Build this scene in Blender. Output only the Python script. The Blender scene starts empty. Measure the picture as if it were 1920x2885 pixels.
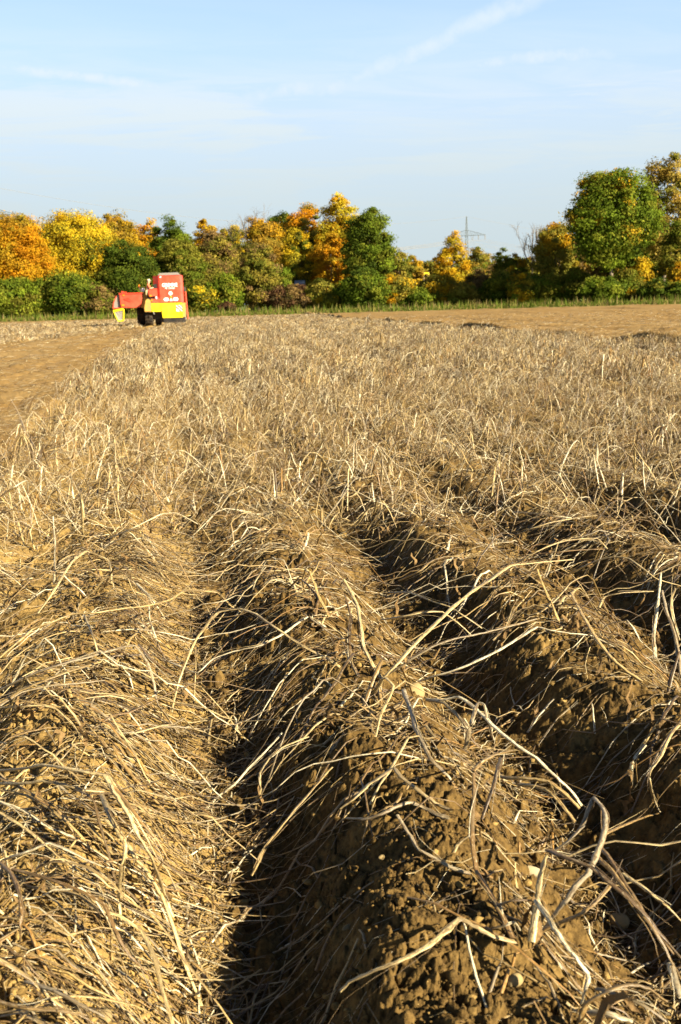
import bpy, bmesh, math, random
import numpy as np
from mathutils import Vector
R = math.radians
rng = np.random.default_rng(7)
random.seed(7)
S = bpy.context.scene
COL = S.collection

# ------------------------------------------------------------------ camera, sky, sun, exposure
CAMZ = 1.2
PSI, PIT, ROL = R(9.18), R(11.9), R(1.6)
FPX = 2804.9
_s, _c = math.sin, math.cos
fw = np.array([_s(PSI)*_c(PIT), _c(PSI)*_c(PIT), -_s(PIT)])
r0 = np.array([_c(PSI), -_s(PSI), 0.0])
u0 = np.array([_s(PSI)*_s(PIT), _c(PSI)*_s(PIT), _c(PIT)])
rt = r0*_c(ROL) - u0*_s(ROL)
up = u0*_c(ROL) + r0*_s(ROL)
cam = bpy.data.cameras.new("camera")
cam.sensor_fit = 'VERTICAL'; cam.sensor_height = 36; cam.sensor_width = 24; cam.lens = 35
cam.clip_start = 0.05; cam.clip_end = 20000
cam.dof.use_dof = True; cam.dof.focus_distance = 3.2; cam.dof.aperture_fstop = 8.5
co = bpy.data.objects.new("camera", cam); COL.objects.link(co)
from mathutils import Matrix
M = Matrix.Identity(4)
for i in range(3):
    M[i][0] = rt[i]; M[i][1] = up[i]; M[i][2] = -fw[i]
M[2][3] = CAMZ
co.matrix_world = M
S.camera = co
S.view_settings.view_transform = 'Standard'; S.view_settings.look = 'None'
S.view_settings.gamma = 1; S.view_settings.exposure = 1.9
SUN_AZ, SUN_EL = 130.0, 28.0         # clockwise from +Y (the direction of the rows)
w = bpy.data.worlds.new("World"); S.world = w; w.use_nodes = True


class NT:
    """small helper to write node trees"""
    def __init__(self, tree):
        self.t = tree; self.t.nodes.clear()
    def n(self, typ, **kw):
        nd = self.t.nodes.new(typ)
        for k, v in kw.items():
            if k.startswith('i_'):
                key = k[2:]
                key = int(key) if key.isdigit() else key.replace('_', ' ')
                self.set(nd.inputs[key], v)
            else:
                setattr(nd, k, v)
        return nd
    def set(self, sock, v):
        if isinstance(v, bpy.types.NodeSocket):
            self.t.links.new(v, sock)
        else:
            sock.default_value = v
    def math(self, op, a, b=None, c=None, clamp=False):
        nd = self.t.nodes.new('ShaderNodeMath'); nd.operation = op; nd.use_clamp = clamp
        self.set(nd.inputs[0], a)
        if b is not None: self.set(nd.inputs[1], b)
        if c is not None: self.set(nd.inputs[2], c)
        return nd.outputs[0]
    def vmath(self, op, a, b=None):
        nd = self.t.nodes.new('ShaderNodeVectorMath'); nd.operation = op
        self.set(nd.inputs[0], a)
        if b is not None: self.set(nd.inputs[1], b)
        return nd.outputs['Value'] if op in ('DOT_PRODUCT', 'LENGTH') else nd.outputs['Vector']
    def ramp(self, v, a, b, x=0.0, y=1.0, smooth=True):
        nd = self.t.nodes.new('ShaderNodeMapRange')
        nd.interpolation_type = 'SMOOTHSTEP' if smooth else 'LINEAR'
        self.set(nd.inputs[0], v)
        for k, q in zip((1, 2, 3, 4), (a, b, x, y)): self.set(nd.inputs[k], q)
        return nd.outputs[0]
    def mix(self, f, a, b, mode='MIX'):
        nd = self.t.nodes.new('ShaderNodeMix'); nd.data_type = 'RGBA'; nd.blend_type = mode
        self.set(nd.inputs['Factor'], f)
        for k, q in ((6, a), (7, b)):
            if not isinstance(q, bpy.types.NodeSocket) and len(q) == 3: q = (*q, 1)
            self.set(nd.inputs[k], q)
        return nd.outputs[2]
    def noise(self, vec, scale, detail=4, rough=0.55, dist=0.0):
        nd = self.t.nodes.new('ShaderNodeTexNoise')
        if vec is not None: self.set(nd.inputs['Vector'], vec)
        self.set(nd.inputs['Scale'], scale); self.set(nd.inputs['Detail'], detail)
        self.set(nd.inputs['Roughness'], rough); self.set(nd.inputs['Distortion'], dist)
        return nd.outputs['Fac']


def ray(px, py):
    d = fw + rt*(px-960)/FPX + up*(1442.5-py)/FPX
    return d/np.linalg.norm(d)


t = NT(w.node_tree)
sky = t.n('ShaderNodeTexSky', sky_type='NISHITA', sun_disc=False, sun_elevation=R(SUN_EL), sun_rotation=R(SUN_AZ))
sky.air_density = 1.0; sky.dust_density = 0.6; sky.ozone_density = 1.6; sky.altitude = 100
vec = t.n('ShaderNodeTexCoord').outputs['Generated']
sep = t.n('ShaderNodeSeparateXYZ', i_0=vec)
el = sep.outputs['Z']
# high cloud: project the direction on to a plane far above, so that veils stretch towards the horizon
zz = t.math('MAXIMUM', t.math('ADD', el, 0.07), 0.03)
pl = t.n('ShaderNodeCombineXYZ', i_0=t.math('DIVIDE', sep.outputs['X'], zz), i_1=t.math('DIVIDE', sep.outputs['Y'], zz), i_2=0.0).outputs[0]
mp = t.n('ShaderNodeMapping', i_Vector=pl); mp.inputs['Rotation'].default_value = (0, 0, R(20)); mp.inputs['Scale'].default_value = (0.35, 1.0, 1)
n1 = t.noise(mp.outputs[0], 0.9, 7, 0.58, 0.6)
n2 = t.noise(mp.outputs[0], 4.5, 6, 0.6, 0.8)
veil = t.math('MULTIPLY', t.ramp(n1, 0.30, 0.56), t.ramp(el, 0.30, 0.12))
veil = t.math('MULTIPLY', veil, t.ramp(n2, 0.25, 0.7, 0.35, 1.0))
def trail(p0, p1, width, spread, amp, seed):
    a, b = ray(*p0), ray(*p1)
    n = np.cross(a, b); n /= np.linalg.norm(n)
    ax = b - a; L = np.linalg.norm(ax); ax /= L
    wob = t.math('MULTIPLY', t.math('SUBTRACT', t.noise(vec, 14.0+seed, 5, 0.6), 0.5), spread)
    d = t.math('ABSOLUTE', t.math('ADD', t.vmath('DOT_PRODUCT', vec, tuple(n)), wob))
    al = t.math('SUBTRACT', t.vmath('DOT_PRODUCT', vec, tuple(ax)), float(a @ ax))
    m = t.ramp(d, width, 0.0)
    m = t.math('MULTIPLY', m, t.ramp(al, -0.03, 0.06)); m = t.math('MULTIPLY', m, t.ramp(al, L+0.05, L-0.05))
    pn = t.ramp(t.noise(vec, 30.0+seed, 4, 0.65), 0.3, 0.65, 0.45, 1.0)
    return t.math('MULTIPLY', t.math('MULTIPLY', m, pn), amp)
band = t.ramp(t.noise(t.vmath('MULTIPLY', vec, (2.0, 2.0, 22.0)), 1.6, 7, 0.62, 0.5), 0.42, 0.62)
cl = t.math('MAXIMUM', veil, t.math('MULTIPLY', band, t.math('MULTIPLY', t.ramp(el, 0.24, 0.17), t.ramp(el, 0.02, 0.08))))
for tr in (trail((900, 262), (1560, -20), 0.014, 0.020, 0.8, 1.0), trail((560, 290), (1130, 200), 0.014, 0.03, 0.85, 3.0),
           trail((-60, 180), (540, 258), 0.009, 0.010, 1.0, 5.0), trail((1260, 192), (1720, 146), 0.012, 0.02, 0.9, 7.0),
           trail((1500, 445), (1980, 420), 0.008, 0.02, 0.6, 11.0)):
    cl = t.math('MAXIMUM', cl, tr)
base = t.mix(t.ramp(el, 0.22, 0.42, 0.66, 0.0), sky.outputs[0], (3.0, 4.15, 6.0))
base = t.mix(t.ramp(el, 0.30, 0.55), base, t.mix(1.0, base, (0.32, 0.34, 0.40), 'MULTIPLY'))  # unseen sky overhead darkened to cut fill light and deepen shadows
cl = t.math('MAXIMUM', cl, t.math('MULTIPLY', t.ramp(el, 0.27, 0.12), 0.5))
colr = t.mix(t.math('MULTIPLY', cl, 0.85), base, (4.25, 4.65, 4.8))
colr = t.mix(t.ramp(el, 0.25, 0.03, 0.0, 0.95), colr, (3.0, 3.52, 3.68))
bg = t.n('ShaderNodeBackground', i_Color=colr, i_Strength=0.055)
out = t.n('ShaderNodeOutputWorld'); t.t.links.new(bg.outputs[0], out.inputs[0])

sl = bpy.data.lights.new("sun", 'SUN'); sl.energy = 5.0; sl.angle = R(0.5); sl.color = (1.0, 0.875, 0.645)
so = bpy.data.objects.new("sun", sl); COL.objects.link(so)
sv = Vector((_s(R(SUN_AZ))*_c(R(SUN_EL)), _c(R(SUN_AZ))*_c(R(SUN_EL)), _s(R(SUN_EL))))
so.rotation_euler = sv.to_track_quat('Z', 'Y').to_euler()
so.location = (20, -20, 20)


# ------------------------------------------------------------------ helpers
def tag(o, label=None, cat=None, group=None, kind=None):
    if label: o['label'] = label
    if cat: o['category'] = cat
    if group: o['group'] = group
    if kind: o['kind'] = kind
    return o


def link(name, me, mat=None, parent=None):
    o = bpy.data.objects.new(name, me); COL.objects.link(o)
    if mat is not None and me is not None: me.materials.append(mat)
    if parent is not None: o.parent = parent
    return o


def empty(name, loc, rz=0.0):
    o = bpy.data.objects.new(name, None); COL.objects.link(o)
    o.location = loc; o.rotation_euler = (0, 0, rz); o.empty_display_size = 0.1
    return o


def mesh(name, V, Fc, attrs=None, smooth=False):
    """V (n,3) array, Fc (m,k) array of k-gons; attrs {name: (type, array)} on points"""
    me = bpy.data.meshes.new(name)
    V = np.ascontiguousarray(V, dtype=np.float32); Fc = np.ascontiguousarray(Fc, dtype=np.int32)
    m, k = Fc.shape
    me.vertices.add(len(V)); me.vertices.foreach_set('co', V.ravel())
    me.loops.add(m*k); me.loops.foreach_set('vertex_index', Fc.ravel())
    me.polygons.add(m); me.polygons.foreach_set('loop_start', np.arange(0, m*k, k, dtype=np.int32))
    me.polygons.foreach_set('loop_total', np.full(m, k, dtype=np.int32))
    if smooth: me.polygons.foreach_set('use_smooth', np.ones(m, dtype=bool))
    for an, (ty, arr) in (attrs or {}).items():
        a = me.attributes.new(an, ty, 'POINT')
        arr = np.ascontiguousarray(arr, dtype=np.float32)
        a.data.foreach_set({'FLOAT': 'value', 'FLOAT_COLOR': 'color', 'FLOAT_VECTOR': 'vector'}[ty], arr.ravel())
    me.update(calc_edges=True)
    return me


class MB:
    """collects boxes, bars, prisms and lathes into one mesh"""
    def __init__(self): self.bm = bmesh.new()
    def box(self, x0, x1, y0, y1, z0, z1):
        v = [self.bm.verts.new(p) for p in ((x0,y0,z0),(x1,y0,z0),(x1,y1,z0),(x0,y1,z0),(x0,y0,z1),(x1,y0,z1),(x1,y1,z1),(x0,y1,z1))]
        for f in ((0,3,2,1),(4,5,6,7),(0,1,5,4),(1,2,6,5),(2,3,7,6),(3,0,4,7)): self.bm.faces.new([v[i] for i in f])
        return self
    def prism(self, pts, y0, y1):           # outline in x,z extruded along y
        a = [self.bm.verts.new((x, y0, z)) for x, z in pts]; b = [self.bm.verts.new((x, y1, z)) for x, z in pts]
        self.bm.faces.new(a); self.bm.faces.new(b[::-1])
        for i in range(len(pts)):
            j = (i+1) % len(pts); self.bm.faces.new((a[j], a[i], b[i], b[j]))
        return self
    def bar(self, p, q, r=0.03, n=8, r2=None):
        p, q = Vector(p), Vector(q); ax = (q-p).normalized()
        s = ax.orthogonal().normalized(); u = ax.cross(s)
        A, B = [], []
        for i in range(n):
            a = 2*math.pi*i/n+math.pi/n; d = s*math.cos(a)+u*math.sin(a)
            A.append(self.bm.verts.new(p+d*r)); B.append(self.bm.verts.new(q+d*(r if r2 is None else r2)))
        self.bm.faces.new(A[::-1]); self.bm.faces.new(B)
        for i in range(n):
            j = (i+1) % n; self.bm.faces.new((A[i], A[j], B[j], B[i]))
        return self
    def lathe(self, prof, c, axis='x', n=28):   # prof: (along, radius)
        rings = []
        for a, r in prof:
            ring = []
            for i in range(n):
                th = 2*math.pi*i/n; u, v = r*math.cos(th), r*math.sin(th)
                p = (a, u, v) if axis == 'x' else ((u, a, v) if axis == 'y' else (u, v, a))
                ring.append(self.bm.verts.new(Vector(p)+Vector(c)))
            rings.append(ring)
        for A, B in zip(rings, rings[1:]):
            for i in range(n):
                j = (i+1) % n; self.bm.faces.new((A[i], A[j], B[j], B[i]))
        self.bm.faces.new(rings[0][::-1]); self.bm.faces.new(rings[-1])
        return self
    def build(self, name, mat, parent=None, bevel=0.0, smooth=False):
        bmesh.ops.recalc_face_normals(self.bm, faces=self.bm.faces)
        if bevel:
            bmesh.ops.bevel(self.bm, geom=[e for e in self.bm.edges], offset=bevel, segments=2, affect='EDGES', clamp_overlap=True)
        me = bpy.data.meshes.new(name); self.bm.to_mesh(me); self.bm.free()
        if smooth:
            for p in me.polygons: p.use_smooth = True
        return link(name, me, mat, parent)


def _hash(ix, iy, s):
    h = (ix.astype(np.int64)*374761393 + iy.astype(np.int64)*668265263 + s*974634217) & 0xFFFFFFFF
    h = ((h ^ (h >> 13))*1274126177) & 0xFFFFFFFF
    return ((h ^ (h >> 16)) & 0xFFFFFF)/float(0x1000000)


def pnoise(x, y, s=0):
    ix, iy = np.floor(x), np.floor(y); fx, fy = x-ix, y-iy
    u, v = fx*fx*fx*(fx*(fx*6-15)+10), fy*fy*fy*(fy*(fy*6-15)+10)
    def g(dx, dy):
        a = _hash(ix+dx, iy+dy, s)*6.2831853
        return np.cos(a)*(fx-dx)+np.sin(a)*(fy-dy)
    return ((g(0,0)*(1-u)+g(1,0)*u)*(1-v)+(g(0,1)*(1-u)+g(1,1)*u)*v)*1.41


def fbm(x, y, s=0, o=4, g=0.5):
    r, a = 0, 1.0
    for k in range(o): r = r+a*pnoise(x*2**k, y*2**k, s+k*17); a *= g
    return r


def clods(x, y, cell, s, keep):
    """rounded lumps of random size, one per cell at most: height 0..1"""
    X, Y = x/cell, y/cell; ix, iy = np.floor(X), np.floor(Y)
    h = np.zeros_like(x)
    for dx in (-1, 0, 1):
        for dy in (-1, 0, 1):
            jx, jy = ix+dx, iy+dy
            k = _hash(jx, jy, s+3)
            rr = 0.22+0.42*_hash(jx, jy, s+2)
            ca = _hash(jx, jy, s+5)*3.14
            ux, uy = X-(jx+_hash(jx, jy, s)), Y-(jy+_hash(jx, jy, s+1))
            vx, vy = ux*np.cos(ca)+uy*np.sin(ca), (-ux*np.sin(ca)+uy*np.cos(ca))*1.45
            q = 1-np.maximum(np.abs(vx), 0.0)**2.2/rr**2.2-np.abs(vy)**2.2/rr**2.2
            h = np.maximum(h, np.where(k < keep, np.minimum(np.sqrt(np.clip(q, 0, 1)), 0.62+0.25*ux/cell*cell)*rr*1.5, 0))
    return h


def sstep(a, b, x):
    q = np.clip((x-a)/(b-a), 0, 1); return q*q*(3-2*q)


# ------------------------------------------------------------------ the lie of the land
RIDGE_X0, PITCH, RIDGE_H, FLAT = 0.42, 0.75, 0.195, 0.06
XL, XR, YEND = -1.46, 10.55, 97.0


def rowx(x, y):                     # across-row coordinate: the rows bend a little to the right far off
    return x-0.00045*np.clip(y-15, 0, 90)**2


def cover(x, y):                    # 1 where the haulm still stands
    q = rowx(x, y)
    wob = 0.12*pnoise(y*0.7, q*0.2, 5)
    a = sstep(XL-0.09, XL+0.09, q+wob*0.5)*sstep(XR+0.12, XR-0.12, q+wob)
    ln = -6.2+(y-38.3)*0.223        # the patch left standing beyond the lifted strip
    b = sstep(0.5, -0.5, x-ln+wob*4)*sstep(33, 36, y+wob*6)
    lim = sstep(YEND+3, YEND-3, y+wob*8)*sstep(-60, -50, x)
    return np.clip(a+b, 0, 1)*lim


def surf(x, y):                     # ridges without the clods
    q = rowx(x, y)
    ph = (q-RIDGE_X0)/PITCH
    wv = 0.06*pnoise(y*1.3, 0.5*q, 9)+0.035*pnoise(y*3.3, q*1.2, 19)
    c = 0.5+0.5*np.cos(2*np.pi*(ph+wv))
    cc = 0.5*c**0.75+0.5*sstep(0.02, 1.0, c); cc = np.where((q < RIDGE_X0-PITCH) & (q > RIDGE_X0-2*PITCH), 0.45+0.55*cc, cc); ff = 0.38*sstep(1.7, 3.8, y); cc = np.where((q < RIDGE_X0) & (q > RIDGE_X0-PITCH), ff+(1-ff)*cc, cc)
    hh = RIDGE_H*np.where(np.round(ph) <= -1, 0.82, 0.95)*(1+0.30*pnoise(y*1.1+31, np.round(ph)*5.1, 11))*(1-0.65*sstep(2.8, 7.0, y))
    ridged = cc*hh+0.030*fbm(x*3, y*3, 21, 3)
    flat = FLAT+0.018*fbm(x*4.5, y*3.0, 34, 3)+0.026*fbm(x*1.4, y*0.35, 33, 3)+0.03*np.cos(2*np.pi*ph/2.4)*0.5
    berm = 0.24*np.exp(-((q-XR-0.30)/0.16)**2)*np.clip(0.75+0.9*pnoise(y*0.35, 3.3+0*y, 12), 0.1, 1.2)
    for q0, hb in ((15.2, .07), (17.0, .10), (20.6, .08), (24.5, .13), (29.0, .12), (35.0, .16), (43.0, .18)): berm = berm+hb*np.exp(-((q-q0)/0.35)**2)*np.clip(0.5+1.2*pnoise(y*0.12, q0+0*y, 14), 0, 1.2)
    cv = cover(x, y)
    far = sstep(150, 900, np.hypot(x, y))
    return (ridged*cv+(flat+berm)*(1-cv))*(1-far)


def ground_hit(px, py, z0=None, it=12):
    """world point under a pixel of the photograph"""
    d = ray(px, py)
    z = 0.1 if z0 is None else z0
    for _ in range(it):
        k = (z-CAMZ)/d[2]; p = d*k
        if z0 is not None: break
        z = 0.5*z+0.5*float(surf(np.array([p[0]]), np.array([p[1]]))[0])
    return np.array([p[0], p[1], z])


# ------------------------------------------------------------------ materials
def newmat(name):
    m = bpy.data.materials.new(name); m.use_nodes = True
    return m, NT(m.node_tree)


def finish(t, shader):
    o = t.n('ShaderNodeOutputMaterial'); t.t.links.new(shader, o.inputs[0])


def bump(t, h, strength, dist, normal=None):
    b = t.n('ShaderNodeBump', i_Height=h, i_Strength=strength, i_Distance=dist)
    if normal is not None: t.set(b.inputs['Normal'], normal)
    return b.outputs[0]


def soil_material():
    m, t = newmat("soil")
    pos = t.n('ShaderNodeNewGeometry').outputs['Position']
    zone = t.n('ShaderNodeAttribute', attribute_name='zone').outputs['Color']
    sp = t.n('ShaderNodeSeparateColor', i_0=zone)
    crust, grass, flat = sp.outputs[0], sp.outputs[1], sp.outputs[2]
    a = t.noise(pos, 7.0, 6, 0.6); b = t.noise(pos, 60.0, 5, 0.65); c = t.noise(pos, 300.0, 3, 0.6); big = t.noise(pos, 0.35, 4, 0.6)
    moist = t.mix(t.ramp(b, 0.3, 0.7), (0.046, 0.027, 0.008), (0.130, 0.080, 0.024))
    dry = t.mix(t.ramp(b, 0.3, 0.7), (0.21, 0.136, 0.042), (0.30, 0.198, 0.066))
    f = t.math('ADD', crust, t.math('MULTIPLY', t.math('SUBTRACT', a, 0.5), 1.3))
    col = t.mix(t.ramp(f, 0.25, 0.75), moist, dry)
    lifted = t.mix(t.ramp(a, 0.3, 0.7), (0.155, 0.089, 0.024), (0.25, 0.150, 0.043))
    mq = t.n('ShaderNodeMapping', i_Vector=pos); mq.inputs['Scale'].default_value = (1.4, 0.03, 1)
    lifted = t.mix(t.ramp(t.noise(mq.outputs[0], 1.0, 4, 0.6), 0.45, 0.62, 0.0, 0.55), lifted, (0.105, 0.062, 0.022))
    lifted = t.mix(t.ramp(big, 0.35, 0.7), lifted, (0.225, 0.148, 0.055))
    col = t.mix(flat, col, lifted)
    col = t.mix(t.ramp(c, 0.62, 0.75, 0.0, 0.5), col, (0.30, 0.21, 0.09))
    turf = t.mix(t.ramp(t.noise(pos, 0.6, 4, 0.6), 0.3, 0.7), (0.06, 0.10, 0.012), (0.12, 0.125, 0.025))
    col = t.mix(grass, col, turf)
    bm_ = t.math('ADD', t.math('MULTIPLY', b, 1.0), t.math('MULTIPLY', c, 0.35))
    nb = bump(t, bm_, 0.55, 0.012)
    p = t.n('ShaderNodeBsdfPrincipled', i_Base_Color=col, i_Roughness=0.95, i_Normal=nb)
    p.inputs['Specular IOR Level'].default_value = 0.12
    finish(t, p.outputs[0]); return m


def straw_material():
    m, t = newmat("straw")
    tint = t.n('ShaderNodeAttribute', attribute_name='tint').outputs['Color']
    st = t.n('ShaderNodeAttribute', attribute_name='st').outputs['Vector']
    mp = t.n('ShaderNodeMapping', i_Vector=st); mp.inputs['Scale'].default_value = (1.6, 9, 1)
    a = t.noise(mp.outputs[0], 1.0, 4, 0.65)
    mp2 = t.n('ShaderNodeMapping', i_Vector=st); mp2.inputs['Scale'].default_value = (0.4, 26, 1)
    b = t.noise(mp2.outputs[0], 1.0, 3, 0.6)
    col = t.mix(t.ramp(a, 0.50, 0.60, 0.0, 0.75), tint, (0.065, 0.040, 0.016))
    col = t.mix(t.ramp(a, 0.45, 0.36, 0.0, 0.6), col, (0.48, 0.40, 0.25))
    col = t.mix(t.ramp(b, 0.50, 0.58, 0.0, 0.65), col, (0.12, 0.066, 0.022))
    blot = t.noise(t.vmath('MULTIPLY', st, (0.12, 1.5, 1.0)), 1.0, 3, 0.6)
    col = t.mix(t.ramp(blot, 0.52, 0.60, 0.0, 0.7), col, (0.10, 0.068, 0.030))
    nb = bump(t, t.math('ADD', a, t.math('MULTIPLY', b, 0.4)), 0.6, 0.002)
    p = t.n('ShaderNodeBsdfPrincipled', i_Base_Color=col, i_Roughness=0.42, i_Normal=nb)
    p.inputs['Specular IOR Level'].default_value = 0.55
    finish(t, p.outputs[0]); return m


def withered_material():
    m, t = newmat("withered_leaf")
    tint = t.n('ShaderNodeAttribute', attribute_name='tint').outputs['Color']
    pos = t.n('ShaderNodeNewGeometry').outputs['Position']
    a = t.noise(pos, 120.0, 4, 0.6)
    col = t.mix(t.ramp(a, 0.35, 0.7), tint, (0.20, 0.125, 0.052))
    p = t.n('ShaderNodeBsdfPrincipled', i_Base_Color=col, i_Roughness=0.9, i_Normal=bump(t, a, 0.8, 0.006))
    p.inputs['Specular IOR Level'].default_value = 0.1
    finish(t, p.outputs[0]); return m


def leaf_material():
    m, t = newmat("foliage")
    tint = t.n('ShaderNodeAttribute', attribute_name='tint').outputs['Color']
    d = t.n('ShaderNodeBsdfPrincipled', i_Base_Color=tint, i_Roughness=0.75)
    d.inputs['Specular IOR Level'].default_value = 0.06
    tr = t.n('ShaderNodeBsdfTranslucent', i_Color=tint)
    mx = t.n('ShaderNodeMixShader', i_0=0.42, i_1=d.outputs[0], i_2=tr.outputs[0])
    finish(t, mx.outputs[0]); return m


def bark_material():
    m, t = newmat("bark")
    pos = t.n('ShaderNodeNewGeometry').outputs['Position']
    mp = t.n('ShaderNodeMapping', i_Vector=pos); mp.inputs['Scale'].default_value = (6, 6, 1.2)
    a = t.noise(mp.outputs[0], 1.0, 5, 0.65)
    col = t.mix(t.ramp(a, 0.3, 0.7), (0.07, 0.05, 0.032), (0.27, 0.22, 0.15))
    p = t.n('ShaderNodeBsdfPrincipled', i_Base_Color=col, i_Roughness=0.9, i_Normal=bump(t, a, 0.7, 0.04))
    finish(t, p.outputs[0]); return m


def paint(name, c, rough=0.4, dirt=0.25, metal=0.0, dcol=(0.22, 0.14, 0.07), spec=0.5, emit=None):
    m, t = newmat(name)
    pos = t.n('ShaderNodeTexCoord').outputs['Object']
    a = t.noise(pos, 2.2, 6, 0.65); b = t.noise(pos, 14.0, 4, 0.6)
    f = t.math('MULTIPLY', t.ramp(t.math('ADD', t.math('MULTIPLY', a, 0.75), t.math('MULTIPLY', b, 0.25)), 0.42, 0.72), dirt)
    col = t.mix(f, c, dcol)
    p = t.n('ShaderNodeBsdfPrincipled', i_Base_Color=col, i_Metallic=metal, i_Roughness=t.ramp(a, 0.3, 0.7, rough, min(1, rough+0.25)))
    p.inputs['Specular IOR Level'].default_value = spec
    if emit: t.set(p.inputs['Emission Color'], (*c, 1)); t.set(p.inputs['Emission Strength'], emit)
    finish(t, p.outputs[0]); return m


M_SOIL, M_STRAW, M_WITHER, M_LEAF, M_BARK = soil_material(), straw_material(), withered_material(), leaf_material(), bark_material()
P_RED = paint("red_paint", (0.62, 0.035, 0.012), 0.3, 0.18)
P_PALERED = paint("pale_red_paint", (0.52, 0.052, 0.020), 0.4, 0.35, dcol=(0.42, 0.16, 0.07))  # paler copy of the red: dust and sun glare put into the colour
P_YEL = paint("yellow_paint", (0.80, 0.60, 0.005), 0.35, 0.12)
P_DUSTY = paint("dusty_yellow_paint", (0.45, 0.28, 0.05), 0.7, 0.9, dcol=(0.28, 0.18, 0.08))
P_DARK = paint("dark_metal", (0.025, 0.022, 0.02), 0.6, 0.5, dcol=(0.08, 0.055, 0.03))
P_GREY = paint("grey_metal", (0.20, 0.19, 0.17), 0.5, 0.5)
P_RUB = paint("tyre_rubber", (0.020, 0.018, 0.016), 0.85, 0.75, dcol=(0.12, 0.078, 0.036), spec=0.2)
P_WHITE = paint("white_paint", (0.80, 0.80, 0.78), 0.4, 0.05)
P_ORANGE = paint("orange_lens", (0.85, 0.22, 0.01), 0.25, 0.05)
P_BLACK = paint("black_plastic", (0.012, 0.012, 0.012), 0.5, 0.3)
P_STEEL = paint("galvanised_steel", (0.10, 0.115, 0.10), 0.6, 0.3, 0.0, dcol=(0.08, 0.09, 0.08))
P_GLASS = paint("dark_glass", (0.02, 0.025, 0.03), 0.08, 0.1)
P_CARP = paint("silver_blue_paint", (0.30, 0.36, 0.45), 0.25, 0.1, 0.4)
P_SKIN = paint("skin", (0.52, 0.30, 0.20), 0.55, 0.0)
P_SHIRT = paint("orange_shirt", (0.60, 0.12, 0.05), 0.85, 0.2, dcol=(0.3, 0.1, 0.05))
P_TROUS = paint("khaki_trousers", (0.42, 0.34, 0.18), 0.9, 0.2)
P_CAP = paint("cream_cap", (0.65, 0.55, 0.36), 0.85, 0.1)
P_STONE = paint("pebble_stone", (0.25, 0.185, 0.085), 0.85, 0.95, dcol=(0.13, 0.083, 0.030), spec=0.15)
P_STUB = paint("cut_stem", (0.34, 0.28, 0.16), 0.8, 0.5, dcol=(0.15, 0.10, 0.05))


# ------------------------------------------------------------------ ground: one sheet from under the camera to the horizon
def build_ground():
    rs = [0.12]
    while rs[-1] < 0.9: rs.append(rs[-1]*1.03)
    while rs[-1] < 22: rs.append(rs[-1]*(1+0.0013+0.0006*rs[-1]))
    while rs[-1] < 110: rs.append(rs[-1]*1.011)
    while rs[-1] < 9000: rs.append(rs[-1]*1.05)
    rs = np.array(rs)
    half = R(37)
    th = np.concatenate([np.linspace(PSI-half, PSI+half, 1180), np.linspace(PSI+half, PSI+2*np.pi-half, 64)[1:-1]])
    nr, nt = len(rs), len(th)
    Rg, T = np.meshgrid(rs, th, indexing='ij')
    x = (Rg*np.sin(T)).ravel(); y = (Rg*np.cos(T)).ravel(); r = Rg.ravel()
    z = surf(x, y)
    cv = cover(x, y)
    near = r < 24
    xn, yn, rn, cn = x[near], y[near], r[near], cv[near]
    fade = 1-sstep(12, 24, rn)
    q = rowx(xn, yn); ph = (q-RIDGE_X0)/PITCH; fr = np.abs(ph-np.round(ph))*2      # 0 crest .. 1 furrow
    k = np.round(ph)
    smoothcrust = np.where((ph-k > 0) & (k <= -1), 0.35, 1.0)        # the sunny flanks left of the camera are caked smooth
    rough = (0.55+0.45*sstep(-0.2, 0.3, fbm(xn*2.2, yn*2.2, 71, 2)))*smoothcrust*(0.35+0.65*cn)*np.where(k == 0, 1.3, 1.0)
    d = 0.016*fbm(xn*7, yn*7, 41, 3)*rough
    warp = 0.02*pnoise(xn*14, yn*14, 8); wx, wy = xn+warp, yn+0.02*pnoise(xn*14+9, yn*14, 18)
    d += 0.034*clods(wx, wy, 0.10, 100, 0.45)*rough
    d += 0.021*clods(wx, wy, 0.050, 200, 0.55)*rough
    d += 0.0125*clods(wx, wy, 0.024, 300, 0.6)*rough
    d += 0.0062*clods(wx, wy, 0.012, 400, 0.65)*np.minimum(1, rough+0.2)
    d += 0.0022*fbm(xn*160, yn*160, 61, 2)
    crk = np.abs(fbm(xn*5, yn*5, 81, 4)); d -= 0.014*(1-sstep(0.0, 0.05, crk))*(0.5+0.5*cn)
    z[near] += d*fade
    V = np.stack([x, y, z], 1)
    i = np.arange(nr-1)[:, None]*nt; j = np.arange(nt)[None, :]; jn = (j+1) % nt
    Fq = np.stack([i+j, i+jn, i+nt+jn, i+nt+j], -1).reshape(-1, 4)[:, ::-1]
    V = np.vstack([V, [[0, 0, z[:nt].mean()]]])
    jj = np.arange(nt); cen = np.stack([jj, (jj+1) % nt, np.full(nt, len(V)-1), np.full(nt, len(V)-1)], 1)
    Fq = Fq[:, ::-1]
    zone = np.zeros((len(V), 4)); zone[:, 3] = 1
    xa, ya = V[:, 0], V[:, 1]
    qa = rowx(xa, ya); pa = (qa-RIDGE_X0)/PITCH; ka = np.round(pa)
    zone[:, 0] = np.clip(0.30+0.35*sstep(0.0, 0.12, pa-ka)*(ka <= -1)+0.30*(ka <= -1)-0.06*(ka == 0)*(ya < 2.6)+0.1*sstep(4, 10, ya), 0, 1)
    g = sstep(0, 5, ya-(118-0.52*np.clip(xa+20, -30, 80)*0.62))
    zone[:, 1] = g
    zone[:, 2] = 1-cover(xa, ya)
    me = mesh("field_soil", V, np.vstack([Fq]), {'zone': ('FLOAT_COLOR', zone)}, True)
    return tag(link("field_ground", me, M_SOIL), kind='structure')


build_ground()


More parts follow.
